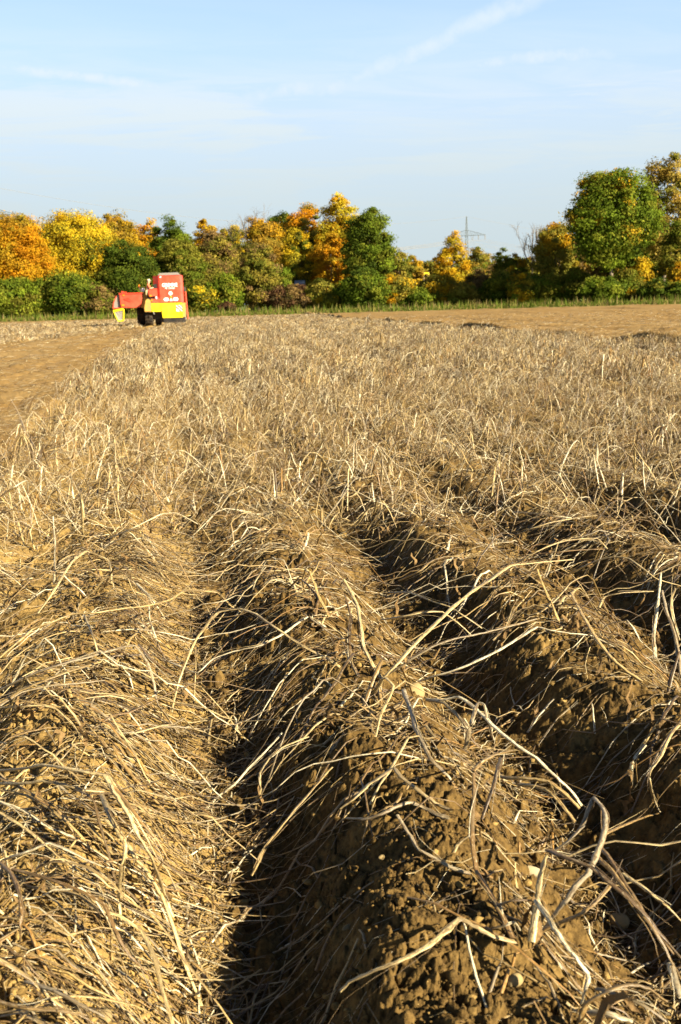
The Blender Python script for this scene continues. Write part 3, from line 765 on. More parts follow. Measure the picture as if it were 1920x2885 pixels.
Z1, Z2, Z3, Z4 = ((0, 1400), 960/1568), ((960, 1400), 960/1568), ((0, 2100), 960/1568), ((960, 2100), 960/1568)
HEROES = [
 ('pale potato plant on the middle ridge, long stems arching over the black furrow', [
  (Z2, [(185,842),(240,790),(330,690),(430,590),(520,505),(620,425),(700,375),(780,318),(880,305),(980,296),(1070,288)], .0, .13, .06, .0062, 1),
  (Z2, [(220,815),(330,745),(420,690),(520,655),(640,630),(730,608),(820,585),(900,562)], .0, .10, .05, .0055, 6),
  (Z2, [(190,835),(140,760),(105,680),(95,590),(80,500),(45,430),(15,380)], .0, .08, .16, .0062, 1),
  (Z2, [(360,848),(470,815),(560,785),(650,745),(740,700),(830,645),(905,600),(970,615),(1060,628),(1160,640),(1260,690)], .0, .08, .02, .0058, 2),
  (Z2, [(188,835),(180,900),(190,965)], .0, .01, -.01, .006, 3),
  (Z2, [(85,830),(45,750),(40,650),(50,560),(20,450)], .0, .06, .13, .0048, 5),
  (Z1, [(1568,785),(1500,740),(1400,690),(1280,610),(1180,540),(1110,515),(1010,530),(960,580),(900,660),(860,750),(820,860),(790,990)], .0, .08, -.12, .0055, 1),
  (Z1, [(1500,600),(1420,550),(1290,640),(1180,690),(1080,710),(980,745),(910,810),(830,780),(740,745)], .0, .03, -.10, .005, 2)]),
 ('big potato plant with looped stems on the brown ridge, bottom right corner', [
  (Z4, [(880,905),(895,800),(910,700),(920,600),(950,500)], .0, .05, .11, .0062, 1),
  (Z4, [(940,845),(990,770),(1040,710),(1080,650),(1140,590),(1165,530),(1195,460),(1220,370),(1215,300),(1165,240),(1140,290),(1110,370),(1050,440),(990,480)], .0, .10, .03, .0058, 6),
  (Z4, [(920,860),(1000,820),(1100,780),(1160,735),(1230,660),(1270,620)], .0, .04, .07, .0056, 3),
  (Z4, [(900,715),(960,800),(1010,880),(1060,950),(1140,1050),(1130,1120),(1110,1190)], .06, .06, .0, .0052, 2),
  (Z4, [(950,485),(1050,520),(1150,560),(1250,640),(1340,720),(1420,800),(1490,890),(1568,980)], .10, .10, .02, .0055, 5),
  (Z4, [(1180,510),(1260,590),(1320,680),(1400,790),(1470,890),(1520,990),(1568,1080)], .08, .08, .0, .005, 3),
  (Z4, [(1300,590),(1400,660),(1500,740),(1580,820)], .05, .06, .03, .0042, 1),
  (Z4, [(1195,470),(1240,520),(1300,620),(1380,740),(1450,850),(1530,960)], .07, .07, .0, .004, 4)]),
 ('potato plant with dark grey upright stems low on the brown ridge', [
  (Z4, [(790,890),(745,790),(710,720),(660,640),(620,560),(605,430),(605,320),(615,220),(610,130)], .0, .05, .13, .0052, 4),
  (Z4, [(600,590),(520,570),(440,520),(360,480),(310,400),(260,320)], .01, .03, .05, .0052, 6),
  (Z4, [(800,905),(700,880),(630,840),(545,800),(490,850),(420,910),(340,960),(250,1000),(150,1040),(40,1090),(0,1130)], .0, .05, .0, .0058, 1),
  (Z4, [(730,735),(800,710),(900,715)], .03, .05, .04, .004, 5),
  (Z4, [(700,840),(760,830),(800,812),(825,850)], .01, .04, .01, .0034, 2),
  (Z4, [(610,120),(660,70),(720,40),(790,25)], .12, .12, .06, .0045, 3)]),
 ('potato plant with thick grey stems on the middle ridge beside a round stone', [
  (Z2, [(290,890),(310,940),(330,1000),(350,1070),(385,1143),(420,1210),(470,1260),(510,1300)], .05, .05, .0, .0072, 6),
  (Z2, [(400,930),(470,935),(545,920),(610,965),(660,1010),(720,1070),(810,1143),(900,1200),(970,1270),(1060,1350),(1110,1420)], .0, .06, .0, .0062, 2),
  (Z2, [(400,935),(480,950),(560,1030),(600,1090)], .0, .02, .0, .0068, 6),
  (Z2, [(575,1160),(600,1040),(630,950),(660,960),(680,1040),(700,1110)], .0, .08, .0, .0048, 6),
  (Z4, [(510,300),(470,285),(400,240),(340,195),(280,150),(245,105),(180,150),(130,180),(60,250),(0,290)], .01, .05, .0, .0056, 1),
  (Z4, [(500,335),(450,320),(390,290),(320,262),(260,280),(190,315),(110,340),(30,335)], .0, .04, .0, .0062, 6),
  (Z4, [(740,60),(720,130),(700,200),(650,340)], .05, .04, .0, .0048, 5),
  (Z4, [(730,145),(820,150),(900,155),(965,170),(1040,230),(1100,290)], .01, .03, .0, .0072, 0),
  (Z4, [(820,180),(900,190),(970,220),(1030,290),(1080,350)], .005, .02, .0, .006, 0)]),
 ('potato plant with long pale stems sweeping from the left edge down to the middle furrow', [
  (Z3, [(0,115),(100,110),(200,90),(300,105),(400,125),(485,140),(520,210),(560,270),(600,330),(640,420),(690,500),(730,600),(760,690),(800,790)], .03, .10, -.17, .0058, 1),
  (Z3, [(0,175),(100,175),(200,165),(290,180),(380,205),(480,215)], .02, .07, .05, .0065, 1),
  (Z3, [(470,230),(500,310),(540,390),(580,460),(562,560),(550,700),(555,830)], .06, .04, -.16, .0052, 1),
  (Z3, [(490,150),(580,260),(650,350),(720,430),(765,510),(735,560),(700,650),(705,760)], .07, .0, -.16, .0042, 7),
  (Z3, [(0,310),(100,370),(200,450),(330,560),(450,650),(520,780),(560,890),(600,970)], .02, -.03, -.16, .004, 1),
  (Z3, [(0,205),(120,230),(240,300),(340,380),(420,470),(560,560),(660,640)], .02, -.01, -.16, .0042, 0),
  (Z3, [(0,260),(110,300),(230,380),(330,420),(440,490),(520,560)], .02, -.01, -.1, .0048, 2),
  (Z3, [(0,150),(140,220),(260,290),(340,400)], .03, .03, -.03, .0045, 3)]),
 ('potato plant with a sharply broken pale stem on the left ridge at the bottom left', [
  (Z3, [(20,525),(100,500),(170,470),(230,450),(330,490),(450,550),(560,580)], .02, .06, -.03, .0050, 2),
  (Z3, [(0,540),(60,600),(95,700),(98,800),(95,900)], .03, .05, .0, .0044, 4),
  (Z3, [(20,530),(10,600),(5,680)], .02, .03, .0, .004, 5),
  (Z3, [(60,570),(180,600),(330,650),(470,720),(510,800),(550,890),(600,970),(680,1050),(760,1160),(830,1230)], .01, -.01, -.18, .0042, 4),
  (Z3, [(120,1090),(250,1130),(360,1190),(480,1250)], .01, .03, .0, .0048, 6),
  (Z3, [(0,1180),(130,1210),(280,1220),(400,1240)], .01, .02, .0, .0042, 3)]),
 ('long bowed potato stems fanning from the left edge over the pale sunlit ridge', [
  (Z1, [(0,740),(80,670),(150,610),(230,580),(330,540),(430,535),(560,515),(680,500),(780,475),(860,430),(1000,440),(1060,500),(1110,530)], .02, .11, -.06, .0056, 0),
  (Z1, [(0,890),(120,830),(250,780),(400,740),(520,705),(620,685),(680,760),(710,860),(730,960),(790,1040),(830,1100)], .02, .09, -.17, .0055, 6),
  (Z1, [(0,950),(100,890),(220,840),(330,800),(460,760)], .01, .06, .06, .0062, 0),
  (Z1, [(0,960),(100,900),(230,870),(350,860),(480,845)], .01, .04, .02, .0052, 6),
  (Z1, [(0,970),(100,965),(180,960),(260,975),(340,1050),(390,1130)], .01, .03, -.03, .005, 1),
  (Z1, [(0,700),(120,600),(200,560),(300,590),(370,625)], .02, .07, .02, .0045, 3),
  (Z1, [(640,680),(700,750),(800,820),(920,900),(990,960)], .0, -.03, -.17, .004, 4)]),
 ('small potato plant with kinked white stems above the middle furrow on the left', [
  (Z1, [(510,190),(600,150),(700,100),(740,80),(815,75),(910,125)], .01, .12, .03, .0046, 2),
  (Z1, [(175,535),(250,430),(330,300),(380,260),(405,250),(500,290),(512,340),(515,400)], .0, .09, .0, .0045, 1),
  (Z1, [(630,400),(700,470),(760,560)], .0, .02, -.05, .005, 2),
  (Z1, [(390,545),(430,640),(450,710)], .03, .04, .0, .0048, 1),
  (Z1, [(250,395),(255,240),(245,90)], .0, .07, .14, .0042, 2),
  (Z1, [(720,650),(690,570),(685,500)], .0, .02, .04, .0034, 2),
  (Z1, [(890,970),(900,820),(902,690)], -.16, -.08, -.02, .0024, 1)]),
 ('potato plant with stout leaning stem on the second ridge, right of the shadowed furrow', [
  (Z2, [(1390,850),(1320,805),(1250,745),(1190,670),(1140,590),(1100,520),(1060,440)], .0, .05, .08, .0068, 0),
  (Z2, [(1050,355),(1110,325),(1190,290),(1270,275),(1330,285),(1400,335),(1460,380),(1568,410)], .0, .10, .02, .0052, 1),
  (Z2, [(1450,740),(1440,650),(1455,540),(1465,450),(1475,350)], .0, .09, .17, .0056, 2),
  (Z2, [(1568,820),(1540,640),(1500,520),(1480,430)], .0, .08, .13, .0056, 6),
  (Z2, [(1190,510),(1215,460),(1300,440),(1440,435)], .02, .06, .04, .0042, 1),
  (Z2, [(1560,660),(1530,560),(1520,480),(1540,420)], .0, .07, .12, .005, 1)]),
 ('potato plants tangled low over the far side of the black furrow with curved tan stems', [
  (Z2, [(270,385),(360,345),(420,295),(480,275),(560,273),(660,270)], .0, .08, .04, .0052, 0),
  (Z2, [(190,565),(290,550),(390,530),(470,530),(540,580),(600,635)], .0, .05, -.02, .0056, 1),
  (Z2, [(220,440),(320,440),(420,480),(500,505),(580,555),(650,605)], .0, .05, -.02, .0050, 1),
  (Z2, [(790,320),(860,275),(950,230),(1040,200),(1180,190),(1230,240)], .0, .09, .02, .0046, 1),
  (Z2, [(780,190),(880,145),(980,115),(1100,95),(1180,85)], .0, .08, .03, .0046, 1),
  (Z2, [(800,70),(900,75),(1000,90),(1100,100)], .02, .05, .02, .0046, 2),
  (Z2, [(800,320),(880,370),(960,430)], .03, .03, .0, .0044, 0),
  (Z2, [(880,265),(1000,255),(1100,245),(1215,240)], .03, .06, .04, .003, 7),
  (Z2, [(700,660),(760,600),(800,520),(880,430)], .0, .02, .03, .0034, 1)]),
 ('thin curved stems hanging into the black furrow at the right edge', [
  (Z2, [(1395,1143),(1440,1070),(1500,1020),(1568,1005)], -.05, .0, .02, .0044, 1),
  (Z2, [(1568,1040),(1520,1090),(1475,1190),(1425,1260),(1422,1310),(1442,1390),(1470,1450)], .02, .02, -.12, .0044, 1),
  (Z4, [(1400,0),(1350,60),(1330,140)], .0, .0, -.05, .0044, 2),
  (Z4, [(1215,410),(1300,370),(1400,330),(1470,310)], -.02, -.05, -.10, .0038, 3),
  (Z2, [(860,1085),(910,1010),(980,930)], -.18, -.18, -.18, .004, 2),
  (Z2, [(910,1143),(1000,1020),(1090,940)], -.18, -.18, -.18, .002, 6)]),
 ('two bent pale stems standing in the shaded left side of the middle ridge', [
  (Z3, [(1180,290),(1200,200),(1195,130),(1240,60),(1300,10),(1420,-40)], -.14, -.03, -.0, .0042, 1),
  (Z3, [(940,295),(1000,240),(1080,180),(1140,110),(1220,30),(1300,-60)], -.19, -.12, -.05, .0048, 2),
  (Z3, [(1160,600),(1220,470),(1330,330),(1450,190),(1530,100)], -.15, -.06, -.0, .004, 0),
  (Z3, [(900,460),(960,430),(1050,400)], -.18, -.18, -.16, .003, 4)]),
 ('short pale stems leaning over one another at the very bottom right', [
  (Z4, [(1100,1280),(1130,1190),(1230,1130),(1330,1100),(1420,1120),(1500,1180)], .0, .06, .02, .0052, 3),
  (Z4, [(1145,1225),(1240,1240),(1340,1270)], .01, .02, .01, .0072, 2),
  (Z4, [(1180,1120),(1280,1150),(1400,1200),(1500,1270)], .01, .03, .01, .0048, 6),
  (Z4, [(1520,1010),(1545,1090),(1568,1160)], .02, .03, .02, .0058, 2)]),
 ('kinked white stem standing out against the lifted strip at the left edge', [
  (((0,860), 960/1568), [(-10,890),(60,840),(125,805),(132,880)], .0, .13, .02, .0052, 2),
  (((0,860), 960/1568), [(340,890),(332,830),(328,770)], .0, .06, .14, .005, 2),
  (((0,860), 960/1568), [(220,665),(300,640),(360,600),(390,625)], .0, .12, .05, .0046, 2),
  (((0,860), 960/1568), [(180,680),(120,580),(90,500),(50,430)], .0, .12, .19, .0046, 0)]),
]
for lab, stems in HEROES:
    parts = [hero(p, z[0], z[1], h0, hm, h1, r, c) for z, p, h0, hm, h1, r, c in stems]
    loc = parts[0][0][:8].mean(0)
    o = tag(empty('potato_plant', tuple(loc)), lab, 'plant')
    for ii, d_ in enumerate(parts):
        v, f, a = to_local(d_, loc); link('stem', mesh('stem', v, f, a, True), M_STRAW, o)
        if ii % 2 == 0:
            vv = d_[0]; j = rng.integers(8, max(9, len(vv)-8), 2)
            for jj in j:
                lf = crumpled(vv[jj:jj+1], 0.04+0.07*rng.random(1), 0.003+0.004*rng.random(1))
                v, f, a = to_local(lf, loc)
                if lab.find('furrow') > 0 or ii == 0: link('withered_leaf', mesh('withered_leaf', v, f, a), M_WITHER, o)


# ------------------------------------------------------------------ stones
def stone(px, py, rpx, lab, name='pebble', cat='pebble', el=(1, .8, .7), mat=None):
    p = ground_hit(px, py); d_ = np.linalg.norm(p-np.array([0, 0, CAMZ])); r = rpx/FPX*d_
    bm = bmesh.new(); bmesh.ops.create_icosphere(bm, subdivisions=3, radius=1)
    a = random.random()*6
    for v in bm.verts:
        n = 1+0.12*math.sin(v.co.x*2.3+a)+0.10*math.sin(v.co.y*2.9+a*2)+0.05*math.sin(v.co.z*5+a)
        v.co = Vector((v.co.x*el[0], v.co.y*el[1], v.co.z*el[2]))*n*r
    me = bpy.data.meshes.new(name); bm.to_mesh(me); bm.free()
    for q in me.polygons: q.use_smooth = True
    o = link(name, me, mat or P_STONE); o.location = (p[0], p[1], p[2]+r*0.3); o.rotation_euler = (0.2, 0.1, a)
    tag(o, lab, cat)
stone(1165, 1963, 30, 'round grey-brown stone on the crest of the middle ridge beside thick grey stems', 'stone', 'stone', (1, .9, .85))
stone(1742, 2605, 27, 'pale oval pebble on the brown ridge top near the right edge', el=(1, .75, .8))
stone(1447, 2770, 22, 'tan oval pebble low on the brown ridge, below the fallen pale stem')
stone(1756, 2742, 18, 'flat greenish-grey pebble under the oval pale one', el=(1, .7, .4))
stone(1486, 2462, 24, 'pale stub of a cut stem lying by the stems of the corner plant', 'stem_stub', 'stub', (1.5, .6, .6), P_STUB)
stone(1076, 2420, 10, 'small round pale pebble at the upper edge of the brown ridge')
stone(1089, 2553, 8, 'tiny yellowish pebble on the shaded left side of the ridge')
stone(294, 2866, 24, 'flat pale stone at the bottom edge on the sunlit left ridge', 'stone', 'stone', (1.4, .7, .5))
stone(578, 2554, 12, 'small cream pebble in the bottom of the middle furrow')
stone(978, 2617, 13, 'bluish-white flake of stone in the shade of the brown ridge', el=(1.4, .6, .3))


def loose_clods():
    bm = bmesh.new(); bmesh.ops.create_icosphere(bm, subdivisions=1, radius=1)
    bv = np.array([v.co[:] for v in bm.verts]); bf = np.array([[v.index for v in f.verts] for f in bm.faces]); bm.free()
    n = 13000
    r = 1.0*np.exp(rng.random(n)*1.6); a = PSI+R(-35)+rng.random(n)*R(70)
    x, y = r*np.sin(a), r*np.cos(a); k = np.round((rowx(x, y)-RIDGE_X0)/PITCH)
    keep = (cover(x, y) > 0.5) & ((fbm(x*3, y*3, 55, 3) > -0.05) | (rng.random(n) < 0.25)); x, y, k = x[keep], y[keep], k[keep]; n = len(x)
    sz = 0.0018+0.0085*rng.random(n)**5
    D = 1+0.22*np.sin(bv[None, :, 0]*(2+rng.random((n, 1)))+6*rng.random((n, 1)))+0.2*np.sin(bv[None, :, 1]*3+6*rng.random((n, 1)))+0.24*rng.standard_normal((n, len(bv)))
    V = bv[None]*D[..., None]*sz[:, None, None]*(np.array([1, 1, .7])*(0.75+0.5*rng.random((n, 1, 3))))
    V[..., 0] += x[:, None]; V[..., 1] += y[:, None]; V[..., 2] += (surf(x, y)+0.011+0.2*sz)[:, None]
    Fq = (bf[None]+(np.arange(n)*len(bv))[:, None, None]).reshape(-1, 3)
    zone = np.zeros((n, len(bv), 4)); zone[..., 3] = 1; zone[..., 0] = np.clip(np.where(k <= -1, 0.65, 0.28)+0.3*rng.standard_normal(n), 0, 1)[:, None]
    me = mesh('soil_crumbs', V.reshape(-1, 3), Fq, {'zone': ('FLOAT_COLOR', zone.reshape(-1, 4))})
    tag(link('soil_crumbs', me, M_SOIL), 'loose crumbs and clods of soil on the ridges', 'soil', kind='stuff')
loose_clods()


# ------------------------------------------------------------------ trees and shrubs
PAL = {
 'yellow': [(.52,.38,.018),(.46,.35,.02),(.36,.30,.022),(.50,.33,.014)],
 'gold':   [(.50,.30,.012),(.48,.26,.010),(.42,.28,.018),(.29,.21,.018)],
 'orange': [(.52,.24,.009),(.50,.27,.011),(.44,.20,.009),(.36,.21,.013)],
 'rust':   [(0.360,0.219,0.024),(0.312,0.213,0.029),(0.300,0.175,0.022),(0.204,0.163,0.024)],
 'khaki':  [(0.297,0.220,0.045),(0.341,0.253,0.050),(0.242,0.187,0.040),(0.363,0.242,0.040)],
 'green':  [(0.108,0.152,0.012),(0.142,0.188,0.014),(0.084,0.122,0.010),(0.182,0.200,0.019)],
 'dark':   [(0.067,0.098,0.010),(0.092,0.122,0.012),(0.050,0.075,0.009),(0.129,0.137,0.014)],
 'olive':  [(0.182,0.175,0.024),(0.223,0.203,0.031),(0.135,0.147,0.019),(0.270,0.217,0.032)],
 'moss':   [(0.133,0.154,0.016),(0.101,0.133,0.012),(0.203,0.189,0.022),(0.119,0.112,0.014)],
 'brown':  [(0.208,0.137,0.046),(0.169,0.111,0.036),(0.260,0.169,0.060),(0.143,0.117,0.029)],
 'maroon': [(.10,.05,.024),(.078,.04,.02),(.13,.07,.033),(.065,.047,.02)],
}


def sky_line(pxs):                  # ground line of the trees in the photograph
    return np.interp(pxs, [-200, 0, 500, 750, 1100, 1500, 1920, 2200], [905, 897, 886, 880, 869, 858, 849, 842])


def foliage(c, rad, crown_r, nclus, nleaf, size, pal, mixpal=None, mixf=0.0, top=0.0, shape=0.5, rnd=None, gap=0.0):
    """leaf-sized faces in clumps through an uneven crown. c centre, crown_r (rx,ry,rz)"""
    # leaf clumps are of very uneven size so that no row of equal balls appears
    rnd = rnd or rng
    dirs = rnd.standard_normal((nclus, 3)); dirs /= np.linalg.norm(dirs, axis=1, keepdims=True)
    rr = (0.40+0.58*rnd.random((nclus, 1))**0.45)*(1+0.16*np.sin(dirs[:, :1]*3.3+dirs[:, 2:]*2.7+nclus*1.7)*np.cos(dirs[:, 1:2]*2.5+nclus))
    q = dirs*rr
    q[:, :2] *= (1-shape*np.clip(q[:, 2:], -0.2, 1)**2*0.4)
    C = q*np.array(crown_r)*(1+0.05*rnd.standard_normal((nclus, 1)))
    cr = rad*(0.5+1.3*rnd.random(nclus)**1.5)
    lum = 0.85+0.3*rnd.random((nclus, 1))
    base = np.array(PAL[pal]); sel = rnd.integers(0, len(base), nclus)
    ccol = base[sel]
    if mixpal:
        mp_ = np.array(PAL[mixpal]); hgt = (q[:, 2]+1)/2
        pm = np.clip(mixf+top*(hgt-0.55)*2, 0, 1); w_ = rnd.random(nclus) < pm
        ccol = np.where(w_[:, None], mp_[rnd.integers(0, len(mp_), nclus)], ccol)
    n = nclus*nleaf
    g = rnd.standard_normal((nclus, nleaf, 3)); g /= np.linalg.norm(g, axis=2, keepdims=True)
    g *= (0.15+1.05*rnd.random((nclus, nleaf, 1))**0.75); g[..., 2] *= 0.62
    P = C[:, None, :]+g*cr[:, None, None]
    nor = g*0.9+q[:, None, :]*0.7+0.75*rnd.standard_normal((nclus, nleaf, 3)); nor[..., 2] += 0.35
    P, nor = P.reshape(-1, 3), nor.reshape(-1, 3); nor /= np.linalg.norm(nor, axis=1, keepdims=True)+1e-9
    tx = np.cross(nor, rnd.standard_normal((n, 3))); tx /= np.linalg.norm(tx, axis=1, keepdims=True)+1e-9
    ty = np.cross(nor, tx)
    s = size*(0.6+0.8*rnd.random((n, 1)))
    V = np.stack([P-tx*s, P+ty*s*0.55+nor*s*0.12, P+tx*s, P-ty*s*0.55+nor*s*0.12], 1).reshape(-1, 3)+np.array(c)
    Fq = np.arange(n*4).reshape(-1, 4)
    cc = np.repeat(ccol*lum, nleaf, 0)*(0.72+0.56*rnd.random((n, 1)))
    tn = np.ones((n, 4, 4)); tn[..., :3] = cc[:, None, :]
    return V, Fq, {'tint': ('FLOAT_COLOR', tn.reshape(-1, 4))}, C+np.array(c)


def limbs(root, top, r, targets, bend=0.3):
    k = 9; u = np.linspace(0, 1, k)
    root, top = np.array(root, float), np.array(top, float)
    P = root+(top-root)*u[:, None]; P[:, 0] += bend*np.sin(u*3.0)*r*3; P[:, 1] += bend*np.sin(u*2.2+1)*r*3
    parts = [tubes(P[None], (r*(1-0.7*u)*(1+0.5*np.exp(-u*12)))[None], 8, np.ones((1, k, 3)), 1.0)]
    for tg in targets:
        f = 0.35+0.5*rng.random(); b = root+(top-root)*f; m = (b+tg)/2; m[2] -= 0.06*np.linalg.norm(tg-b)
        Q = spline([b, m, tg], 3); kk = len(Q); v = np.linspace(0, 1, kk)
        parts.append(tubes(Q[None], (r*(0.5-0.2*f)*(1-0.8*v))[None], 6, np.ones((1, kk, 3)), 1.0))
    v, f, a = join(parts); return v, f, {}


def tree(px, top, hw, D, pal, label, mixpal=None, mixf=0.0, tp=0.0, low=0.07, kind='tree', dens=1.0, lean=0.0, cat=None, group=None, leaf=0.145, shape=0.5):
    by = float(sky_line(px)); d_ = ray(px, by); p = d_*(D/math.hypot(d_[0], d_[1])); zb = 0.0
    dep = float(p @ fw); H = (by-top)/FPX*dep; Rr = hw/FPX*dep
    zg = CAMZ+p[2]                      # where the photograph shows its foot
    Htop = zg+H
    loc = (float(p[0]), float(p[1]), 0.0)
    z0 = Htop*low; rz = (Htop-z0)/2; cz = z0+rz
    shrub = kind != 'tree'
    Rr *= 1.1; crad = min(Rr, rz)*(0.20 if not shrub else 0.28)+0.15
    ncl = int(np.clip((Rr*rz)*8.5*dens, 70, 380)); nl = int(np.clip(crad**2*330*dens, 90, 250))
    v, f, a, C = foliage((lean*0.5, 0, cz), crad, (Rr-crad*0.25, (Rr-crad*0.25)*0.8, rz-crad*0.45), ncl, nl, leaf, pal, mixpal, mixf, tp, shape)
    v[:, 2] = np.maximum(v[:, 2], 0.03+0.1*rng.random(len(v)))
    o = tag(empty(kind, loc), label, cat or ('shrub' if shrub else 'tree'), group)
    link('crown' if not shrub else 'foliage', mesh('crown', v, f, a), M_LEAF, o)
    tg = C[rng.choice(len(C), min(len(C), 4 if shrub else 9), replace=False)]
    tv, tf, ta = limbs((lean, 0, -0.2), (lean*0.2, 0, cz+rz*0.45), max(0.07, Htop*0.016), tg)
    link('trunk' if not shrub else 'stem', mesh('trunk', tv, tf, ta, True), M_BARK, o)
    return o


TREES = [  # px, top, half width, distance, palette, label, mix, mix share, top mix
 (70, 597, 85, 182, 'rust', 'rust-brown tree rising behind the orange tree at the far left', 'gold', .35, .3),
 (-30, 610, 55, 172, 'olive', 'olive tree cut by the left edge of the wood', 'rust', .3, 0),
 (72, 632, 82, 163, 'orange', 'bright orange tree in front at the left end of the wood', 'gold', .3, 0),
 (230, 588, 105, 170, 'yellow', 'broad bright yellow tree, biggest yellow crown in the left wood', 'moss', .18, -.2),
 (350, 604, 62, 176, 'gold', 'golden brown tree directly right of the broad yellow one', 'rust', .4, 0),
 (428, 618, 36, 178, 'orange', 'small orange-topped tree peeping out left of the dark round tree', 'gold', .3, 0),
 (372, 680, 84, 158, 'dark', 'dark green tree behind the harvester\'s folded arm', 'gold', .08, .25),
 (492, 617, 56, 165, 'dark', 'dark bluish-green round-topped tree above the harvester', 'green', .3, 0),
 (598, 618, 44, 180, 'gold', 'golden crown showing behind the brown-green trees right of the harvester', 'orange', .3, 0),
 (662, 626, 46, 178, 'yellow', 'yellow-olive tree left of the gap with bare twigs', 'olive', .5, 0),
 (520, 672, 62, 158, 'moss', 'mossy green tree just right of the red machine', 'olive', .3, .3),
 (620, 655, 62, 164, 'brown', 'brownish thin-leaved tree between green trees, right of the machine', 'olive', .5, 0),
 (755, 618, 62, 170, 'rust', 'rusty brown tree on the left shoulder of the tall central group', 'gold', .3, .2),
 (805, 588, 48, 180, 'dark', 'dark green crown at the back of the central group', 'moss', .3, 0),
 (868, 578, 60, 174, 'olive', 'olive and orange tree at the top of the central group', 'orange', .4, .5),
 (962, 567, 58, 168, 'gold', 'tall golden-yellow tree, highest of the central group', 'yellow', .5, 0),
 (935, 668, 50, 160, 'orange', 'flame-orange tree low in front of the tall golden one', 'gold', .4, 0),
 (848, 655, 52, 163, 'moss', 'half-green half-yellow tree below the olive and orange crown', 'yellow', .4, 0),
 (1040, 586, 66, 152, 'dark', 'tall dark green tree at the right end of the central group', 'green', .4, 0),
 (728, 690, 56, 152, 'olive', 'olive-brown tree on a slim pale trunk at the meadow edge', 'brown', .4, 0),
 (1128, 700, 40, 160, 'moss', 'small mossy tree stepping down right of the dark green tree', 'olive', .4, 0),
 (1172, 722, 34, 190, 'rust', 'low rust-coloured tree in the gap left of the golden pointed tree', 'gold', .3, 0),
 (1275, 662, 42, 160, 'gold', 'pointed golden tree standing left of the pylon', 'yellow', .35, 0),
 (1230, 725, 34, 200, 'brown', 'brown bushy tree close against the golden pointed tree', 'rust', .4, 0),
 (1338, 702, 36, 188, 'olive', 'olive tree at the foot of the pylon', 'rust', .3, 0),
 (1378, 716, 34, 210, 'brown', 'pinkish-brown tree in the distance right of the pylon', 'rust', .5, 0),
 (1418, 703, 32, 165, 'dark', 'small dark green tree in the dip between the pylon and the right trees', 'moss', .3, 0),
 (1458, 704, 32, 160, 'moss', 'small green tree with yellowing top next to the dark one in the dip', 'gold', .2, .4),
 (1490, 726, 30, 200, 'orange', 'orange tree glimpsed behind the green trees in the dip', 'rust', .4, 0),
 (1562, 626, 60, 156, 'olive', 'olive tree with golden tips left of the big green tree', 'gold', .25, .5),
 (1912, 625, 52, 150, 'moss', 'soft grey-green tree at the right edge under the tall brown one', 'olive', .4, 0),
]
for px, top, hw, D, pal, lab, mp_, mf, tp in TREES:
    tree(px, top, hw, D, pal, lab, mp_, mf, tp)
tree(1704, 483, 112, 146, 'green', 'big broad green maple with yellowing top and pale leaning trunk', 'gold', .09, .10, low=0.25, dens=0.8, lean=1.0, leaf=0.18, shape=0.35)
tree(1868, 442, 66, 158, 'khaki', 'tall sparse brown poplar rising highest at the right edge', 'olive', .3, 0, low=0.2, dens=0.6, leaf=0.17, shape=0.1)

